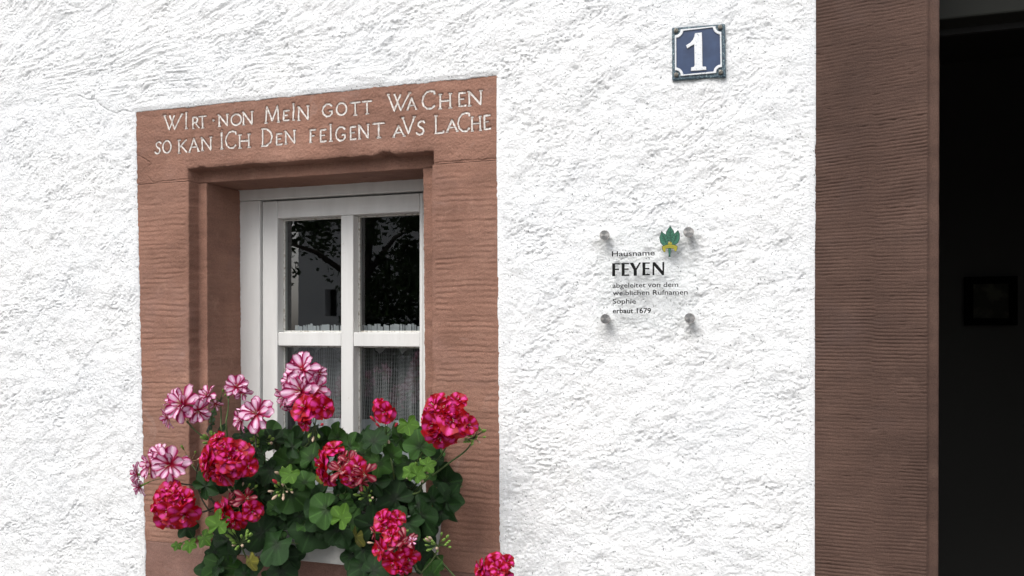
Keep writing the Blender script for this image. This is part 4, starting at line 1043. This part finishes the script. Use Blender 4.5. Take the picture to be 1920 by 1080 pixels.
# left: striped heads
YL = -.15
head('l', 352, 792, YL - .02, [('pink', 342, 758, 37, -.008, -.15, .25), ('pink', 316, 783, 20, .008, -1.6, -.5), ('pink', 371, 770, 24, .006, .8, -.5), ('pink', 325, 750, 22, .012, -.7, .7)], via=P(400, 830, YL))
head('l', 413, 752, YL + .01, [('pink', 390, 742, 23, -.006, -.3, .6), ('pinkwilt', 404, 758, 16, -.004, .3, -1.2), ('pinkwilt', 376, 760, 20, .0, -.6, -.8)], via=P(414, 800, YL), spikes=8, buds=(('g', 418, 735, 7), ('g', 422, 742, 6)))
head('l', 428, 745, YL + .02, [('pink', 444, 726, 24, -.004, .8, .4), ('pinkwilt', 455, 736, 20, .0, 1.1, -.9), ('pinkwilt', 434, 718, 15, .004, .2, 1.4)], via=P(424, 790, YL))
head('l', 477, 800, YL - .01, [('pink', 453, 786, 24, .0, -.8, -.2), ('pink', 482, 776, 33, -.010, .25, .3), ('pinkwilt', 458, 768, 18, .008, -.5, 1.2)], via=P(480, 840, YL - .01), stem_m='stem_dark')
head('l', 575, 790, -.12, [('pink', 568, 693, 35, -.004, .1, .45), ('pink', 598, 700, 17, .014, 1.4, .3), ('pink', 536, 742, 30, .004, -.9, -.1), ('pink', 566, 733, 40, -.014, .0, .3),
                           ('pink', 592, 728, 28, .002, .7, .3), ('pink', 545, 712, 24, .012, -.7, .6), ('pink', 552, 762, 24, .006, -.4, -.8), ('pink', 548, 690, 16, .014, -1.0, .4)], via=P(580, 830, -.1))
head('c', 590, 800, -.155, [('red', 572, 764, 31, -.004, -.2, .35), ('red', 606, 764, 27, .002, .9, .1), ('red', 572, 792, 19, .0, -.1, -.2), ('red', 590, 755, 22, .008, .3, .7)], via=P(592, 840, -.12), buds=(('r', 602, 797, 9), ('g', 583, 813, 9), ('g', 597, 815, 9), ('p', 588, 820, 8)))
head('l', 318, 895, YL - .01, [('pink', 319, 871, 36, -.012, .2, .25), ('pink', 282, 872, 28, -.004, -.5, .2), ('pink', 258, 890, 22, .002, -1.4, -.1), ('pink', 262, 912, 20, .006, -1.2, -1.0), ('pink', 300, 852, 24, .008, -.4, .9), ('pinkwilt', 345, 868, 18, .008, 1.0, -.2)], via=P(365, 910, YL), stem_m='stem_dark')
head('l', 358, 868, YL + .02, [], via=P(380, 890, YL), spikes=26, buds=(('g', 344, 842, 7), ('g', 352, 858, 7), ('g', 366, 850, 6), ('p', 371, 862, 6)))
head('l', 422, 880, YL - .03, dome(423, 860, 38, 32, 10, 31, 'red', 3), via=P(430, 920, YL))
head('l', 335, 955, YL - .03, dome(326, 945, 32, 27, 8, 30, 'red', 4), via=P(380, 960, YL + .02), stem_m='stem_dark')
head('c', 440, 940, YL - .01, [('red', 421, 956, 30, -.004, -.6, -.1), ('red', 441, 975, 27, -.006, .0, -.7), ('red', 473, 957, 24, -.002, .9, .0), ('wilt', 462, 934, 26, -.006, 1.1, .5), ('wilt', 428, 940, 22, .004, -.2, .9)], via=P(450, 990, -.06), spikes=34,
     buds=(('g', 466, 912, 8), ('g', 478, 914, 8), ('p', 455, 910, 6), ('p', 432, 922, 6)))
head('c', 640, 880, -.19, [('red', 608, 872, 33, .0, -.8, .0), ('red', 612, 893, 26, .002, -.5, -.8), ('wilt', 640, 882, 30, -.012, .1, .2), ('red', 626, 842, 24, .006, -.1, 1.0), ('wilt', 655, 868, 28, -.006, .5, .6),
                          ('red', 658, 893, 24, -.006, .3, -.7), ('wilt', 683, 888, 28, .0, 1.0, -.1), ('wilt', 676, 905, 24, .004, .7, -1.1), ('red', 670, 876, 22, .0, .8, .4), ('wilt', 645, 858, 20, .002, .1, .9)], via=P(650, 920, -.10), spikes=22, buds=(('p', 665, 848, 5),))
head('r', 724, 815, -.13, [('red', 722, 773, 26, -.004, .05, .1), ('red', 708, 760, 17, .004, -.9, .8)], via=P(735, 870, -.13), buds=(('r', 702, 789, 9), ('r', 711, 800, 8), ('r', 741, 799, 9), ('g', 706, 820, 7), ('g', 716, 822, 7), ('p', 728, 826, 9)))
head('r', 840, 815, -.17, dome(836, 786, 38, 29, 9, 32, 'red', 5) + [('red', 857, 752, 24, .004, .4, 1.0), ('pinkwilt', 886, 800, 11, .004, 1.4, .2)], via=P(830, 850, -.14))
head('r', 738, 1020, -.21, [('red', 718, 977, 26, .0, -.3, .8), ('red', 745, 972, 18, .006, .8, .9), ('red', 728, 990, 20, -.008, .1, .4), ('wilt', 702, 998, 20, .0, -1.2, .2), ('red', 735, 1005, 20, -.014, .0, .3), ('wilt', 760, 1012, 28, -.004, .8, .4),
                          ('red', 716, 1030, 28, -.006, -.6, -.2), ('wilt', 748, 1022, 26, -.012, .3, .0), ('red', 738, 1052, 30, -.010, -.1, -.6), ('red', 766, 1045, 24, -.002, .8, -.5), ('red', 752, 1066, 22, .0, .3, -1.1), ('pinkwilt', 772, 1015, 12, -.004, 1.2, .6)],
     via=P(745, 1075, -.12), spikes=10, buds=(('p', 698, 1018, 7), ('g', 762, 998, 7)))
head('r', 925, 1085, -.20, dome(925, 1068, 24, 24, 6, 27, 'red', 6), via=P(905, 1130, -.16))
# green bud clusters
def budcluster(k, cpx, cpy, y, r, via, n=16, kinds='gggggp', stem_r=.0017, dirn=(0, -.5, .6), seed=0):
    rnd = random.Random(seed + int(cpx)); bs = []
    for i in range(n):
        a = rnd.uniform(0, 6.28); rr = r * math.sqrt(rnd.uniform(.05, 1)); bs.append((rnd.choice(kinds), cpx + rr * math.cos(a), cpy - .25 * r - rr * .7 * math.sin(a), rnd.uniform(6, 10)))
    return head(k, cpx, cpy, y, [], via, bs)
budcluster('r', 889, 822, -.16, 21, P(842, 868, -.14), 20)
budcluster('r', 822, 1024, -.17, 22, P(790, 1074, -.17), 20)
budcluster('c', 528, 920, -.17, 18, P(540, 960, -.12), 9, 'ggp')
head('c', 532, 915, -.175, [], P(545, 960, -.12), (('r', 520, 906, 10), ('p', 519, 929, 9), ('p', 532, 930, 9), ('g', 545, 918, 7), ('p', 546, 922, 7)))
budcluster('c', 451, 1020, -.17, 26, P(470, 1060, -.10), 18, 'ggggp')
budcluster('c', 690, 930, -.17, 18, P(700, 960, -.10), 10)
budcluster('l', 402, 830, -.15, 18, P(410, 870, -.12), 12)
budcluster('l', 493, 830, -.13, 16, P(497, 860, -.10), 12)
budcluster('r', 788, 888, -.17, 24, P(790, 920, -.12), 18)
budcluster('c', 535, 892, -.16, 16, P(550, 900, -.10), 10)
budcluster('r', 812, 768, -.10, 10, P(815, 810, -.10), 7)

def leaf(k, px, py, y, rpx, kind='d', spin=None, tilt=None, var=None):
    c = P(px, py, y); r = rpx * MPP(px, y)
    tl = tilt or (random.uniform(-.8, .8), random.uniform(-.25, .85))
    n = Vector((tl[0] + .12, -1, tl[1]))
    sp = spin if spin is not None else random.uniform(0, 360)
    q = n.normalized(); up = Vector((math.sin(math.radians(sp)), 0, math.cos(math.radians(sp)))); yv = (up - q * up.dot(q)).normalized(); xv = yv.cross(q)
    rot = Matrix((xv, yv, q)).transposed().to_quaternion()
    me = LM[kind][var if var is not None else random.randrange(len(LM[kind]))]
    inst('leaf', me, plants[k], c, rot, (r * random.uniform(.92, 1.08), r, r))
# leaves one can pick out in the photograph: px, py, radius, kind, direction of the tip (deg, 0 = up)
big = [('c', 580, 822, 34, 'd', 10), ('c', 512, 826, 30, 'd', -30), ('c', 548, 838, 32, 'd', 60), ('c', 634, 822, 36, 'm', -15), ('c', 655, 838, 40, 'm', 30), ('r', 700, 828, 42, 'd', 20), ('r', 752, 822, 36, 'm', 40),
       ('r', 735, 855, 28, 'm', 0), ('r', 788, 838, 40, 'm', -20), ('r', 805, 858, 36, 'd', 100), ('r', 712, 868, 38, 'm', 190), ('r', 770, 868, 44, 'm', 150), ('r', 800, 880, 34, 'm', 60),
       ('c', 585, 860, 40, 'm', 0), ('c', 545, 868, 38, 'm', -60), ('c', 510, 882, 40, 'd', 200), ('c', 545, 925, 50, 'm', 120), ('c', 520, 945, 44, 'd', 200), ('c', 605, 935, 62, 'd', 215), ('c', 612, 955, 40, 'm', 240),
       ('r', 742, 935, 62, 'd', -60), ('r', 790, 965, 62, 'd', 150), ('r', 835, 905, 46, 'd', 80), ('r', 835, 945, 44, 'd', 160), ('r', 762, 980, 50, 'd', 190), ('c', 650, 905, 46, 'd', 140), ('r', 700, 905, 42, 'd', 10),
       ('c', 640, 972, 36, 'y', 20), ('c', 585, 990, 50, 'd', 190), ('c', 636, 990, 44, 'd', 170), ('c', 520, 1020, 60, 'd', 200), ('c', 528, 1045, 42, 'd', 150), ('c', 490, 1000, 50, 'd', -80), ('c', 480, 965, 42, 'd', 0),
       ('l', 415, 1058, 54, 'm', 180), ('l', 428, 1012, 44, 'd', 20), ('l', 410, 985, 32, 'y', -10), ('l', 382, 1008, 24, 'y', 120), ('l', 355, 1020, 20, 'y', 170), ('l', 332, 1022, 13, 'y', 200), ('l', 412, 892, 46, 'd', 100), ('l', 385, 912, 34, 'd', 40),
       ('l', 455, 815, 28, 'd', 110), ('l', 415, 808, 20, 'd', 80), ('l', 396, 788, 16, 'd', 10), ('l', 400, 775, 13, 'm', 100), ('l', 392, 800, 14, 'd', 240), ('l', 440, 850, 32, 'd', 80), ('l', 350, 988, 30, 'd', 150), ('l', 455, 900, 36, 'd', 60),
       ('l', 470, 870, 34, 'd', 30), ('l', 488, 850, 28, 'd', -20), ('r', 700, 1070, 46, 'd', 60), ('r', 790, 1050, 30, 'd', 100), ('r', 808, 1082, 44, 'm', 20), ('r', 810, 1060, 30, 'm', 340), ('r', 682, 1062, 36, 'd', 230), ('c', 600, 968, 40, 'd', 150),
       ('r', 782, 890, 26, 'y', 20), ('r', 800, 872, 24, 'y', 80), ('r', 770, 885, 22, 'y', -50), ('r', 765, 795, 24, 'y', 150), ('r', 775, 810, 26, 'm', 80), ('c', 572, 905, 26, 'm', -30), ('c', 545, 888, 26, 'y', 200), ('c', 527, 1070, 40, 'd', 180),
       ('c', 700, 1030, 40, 'd', 60), ('r', 786, 1008, 44, 'd', 30), ('r', 700, 985, 42, 'd', 280)]
for i, (k, px, py, r, kd, sp) in enumerate(big):
    y = -.085 - .085 * ((i * 37) % 11) / 11 if kd != 'y' else -.195
    if py > 925: y = min(y, -.10)
    leaf(k, px, py, y, min(r, 50) * random.uniform(.8, .98), kd, sp + random.uniform(-15, 15), (random.uniform(-.2, .3), random.uniform(.15, .6)) if kd == 'y' else None)
for k, px, py, r, sp in (('c', 668, 1006, 26, 200), ('l', 468, 1052, 22, 150), ('c', 600, 892, 20, 300)):
    leaf(k, px, py, -.165, r, 'o', sp)
# the rest of the foliage
poly = [(475, 830), (520, 812), (560, 810), (600, 812), (640, 806), (700, 808), (760, 806), (800, 815), (820, 850), (845, 885), (855, 930), (835, 970), (800, 985), (805, 1020), (770, 1060), (740, 1085), (640, 1085),
        (640, 1045), (600, 1030), (560, 1050), (520, 1085), (400, 1085), (395, 1040), (420, 990), (450, 960), (430, 900), (440, 870), (470, 860)]
def inpoly(x, y, pl):
    c = False; j = len(pl) - 1
    for i in range(len(pl)):
        if (pl[i][1] > y) != (pl[j][1] > y) and x < (pl[j][0] - pl[i][0]) * (y - pl[i][1]) / (pl[j][1] - pl[i][1]) + pl[i][0]: c = not c
        j = i
    return c
rnd = random.Random(5); cnt = 0
while cnt < 190:
    x = rnd.uniform(385, 870); y = rnd.uniform(800, 1090)
    if not inpoly(x, y, poly) or (545 < x < 650 and y > 1012): continue
    cnt += 1; layer = rnd.random(); yy = -.07 + .13 * layer if y < 925 else -.135 + .045 * layer
    k = 'l' if x < 480 else ('c' if x < 665 else 'r')
    leaf(k, x, y, yy, rnd.uniform(15, 36), 'd' if rnd.random() < (.55 if y < 900 else .85) else 'm', None, (rnd.uniform(-.9, .9), rnd.uniform(-.2, .9)))
# side branches seen against the stone
for k, pts, r, mm in (('l', [(395, 960), (375, 940), (362, 900), (372, 868)], .0018, 'stem_dark'), ('l', [(405, 965), (390, 945), (372, 965), (352, 990)], .0012, 'stem_dark'), ('l', [(440, 960), (405, 950), (380, 925), (362, 905)], .002, 'stem_dark'),
                      ('l', [(430, 985), (385, 1000), (350, 1012), (333, 1022)], .0013, 'stem'), ('l', [(410, 890), (402, 850), (396, 815), (396, 775)], .0014, 'stem'), ('l', [(400, 905), (388, 922), (396, 950), (420, 960)], .0012, 'stem_dark')):
    mb = MB(); q = [P(a, b_, -.135) for a, b_ in pts]; pp = bez(q[0], q[1], q[2], q[3], 10); mb.tube(pp, r, 6); mb.build('branch', M[mm], plants[k], smooth=True)

# ------------------------------------------------------------------ the street and what the panes reflect
m, nt, b = mat('paving', (.2, .19, .18), .9, .2)
nt.links.new(ramp(nt, noise(nt, pos(nt), 5, 6), [(.3, (.15, .145, .14)), (.7, (.24, .235, .225))]), b.inputs['Base Color']); bump(nt, b, noise(nt, pos(nt), 40, 4), .01)
g = MB(); g.add([(-120, -120, 0), (120, -120, 0), (120, 120, 0), (-120, 120, 0)], [(0, 1, 2, 3)]); tag(g.build('street_ground', m), kind='structure')
def RP(px, py, L):                                    # the point seen in the pane at (px, py), L metres in front of it
    u = (px - CX) / F; v = (HY - py) / F; rx = -ST + u * CT; ry = CT + u * ST
    g_ = P(px, py, YG); return Vector((g_.x + rx / ry * L, YG - L, g_.z + v / ry * L))
nh = thing('neighbour_house', 'white house across the street, seen only reflected in the upper window panes', 'house', (-8, -15, 0))
LN = 12.0; yN = YG - LN
wx0, wx1 = RP(556, 500, LN).x, 0.5
Mnw = plain_plaster('neighbour_plaster', (.62, .62, .62), (.70, .70, .69))
w0 = RP(606, 588, LN); w1 = RP(628, 537, LN)
mb = MB()
mb.box((wx0, yN - 5, 0), (w0.x, yN, 4.6)); mb.box((w1.x, yN - 5, 0), (wx1, yN, 4.6)); mb.box((w0.x, yN - 5, 0), (w1.x, yN, w0.z)); mb.box((w0.x, yN - 5, w1.z), (w1.x, yN, 4.6))
mb.build('wall', Mnw, nh); 
wf = box('window', (w0.x, yN - .25, w0.z), (w1.x, yN - .2, w1.z), M['door_wood'], nh)
rf = MB(); rf.add([(wx0 - .4, yN + .4, 4.5), (wx1 + .4, yN + .4, 4.5), (wx1 + .4, yN - 2.5, 6.6), (wx0 - .4, yN - 2.5, 6.6), (wx0 - .4, yN - 5.4, 4.5), (wx1 + .4, yN - 5.4, 4.5)], [(0, 1, 2, 3), (3, 2, 5, 4), (0, 3, 4), (1, 5, 2)])
rf.build('roof', M['door_wood'], nh)
tr = thing('street_tree', 'leafy street tree, seen only as a dark reflection in the upper window panes', 'tree', (RP(690, 560, 7.5).x, YG - 7.5, 0))
tb = LOC[tr.name]; mb = MB()
mb.tube([tb, tb + Vector((.04, 0, 1.2)), tb + Vector((-.05, .05, 2.3)), tb + Vector((.1, 0, 3.6))], [.17, .14, .11, .06], 9)
for k in range(9):
    a = k * 2.4; z0_ = 1.9 + .2 * k; q = tb + Vector((0, 0, z0_)); e = q + Vector((math.cos(a) * 1.3, math.sin(a) * 1.3, .5 + .15 * k)); mb.tube([q, (q + e) / 2 + Vector((0, 0, .12)), e], [.05, .03, .012], 6)
mb.build('trunk', simple('bark', (.03, .022, .016), (.06, .045, .032), 20), tr, smooth=True)
mb = MB(); rr = random.Random(3); cl = []
for i in range(92):
    a = rr.uniform(0, 6.28); r_ = 1.9 * math.sqrt(rr.random()); cl.append((tb.x + r_ * math.cos(a), tb.y + r_ * math.sin(a) * .8, rr.uniform(2.25, 4.6), rr.uniform(.22, .5)))
for (cx, cy_, cz, cr_) in cl:
    for j in range(130):
        d = Vector((rr.gauss(0, 1), rr.gauss(0, 1), rr.gauss(0, .7))).normalized() * cr_ * rr.uniform(.2, 1)
        c = Vector((cx, cy_, cz)) + d; u = Vector((rr.gauss(0, 1), rr.gauss(0, 1), rr.gauss(0, 1))).normalized(); v = u.orthogonal().normalized(); s_ = rr.uniform(.03, .06)
        mb.add([c - u * s_, c + v * s_ * .6, c + u * s_, c - v * s_ * .6], [(0, 1, 2, 3)])
tag(mb.build('crown', simple('tree_leaves', (.022, .045, .014), (.045, .08, .025), 30), tr), kind='stuff')
hd_ = MB(); hx = RP(735, 560, 6.0)
for i in range(9000):
    x = rr.uniform(hx.x - .5, hx.x + 1.6); z = rr.uniform(0.2, 2.15 + .12 * math.sin(x * 6) + .08 * math.sin(x * 17)) ; c = Vector((x, hx.y + rr.uniform(-.3, .3), z))
    if x > RP(762, 600, 6).x and z < 1.78 and x < RP(784, 600, 6).x: pass
    u = Vector((rr.gauss(0, 1), rr.gauss(0, 1), rr.gauss(0, 1))).normalized(); v = u.orthogonal().normalized(); s_ = rr.uniform(.03, .06)
    hd_.add([c - u * s_, c + v * s_ * .6, c + u * s_, c - v * s_ * .6], [(0, 1, 2, 3)])
bush = thing('garden_shrub', 'dark garden shrub below the street tree, seen only reflected in the right window pane', 'shrub', (hx.x + .5, hx.y, 0))
tag(hd_.build('foliage', bpy.data.materials['tree_leaves'], bush), kind='stuff')
print('tris', sum(len(me.polygons) for me in bpy.data.meshes) * 2)
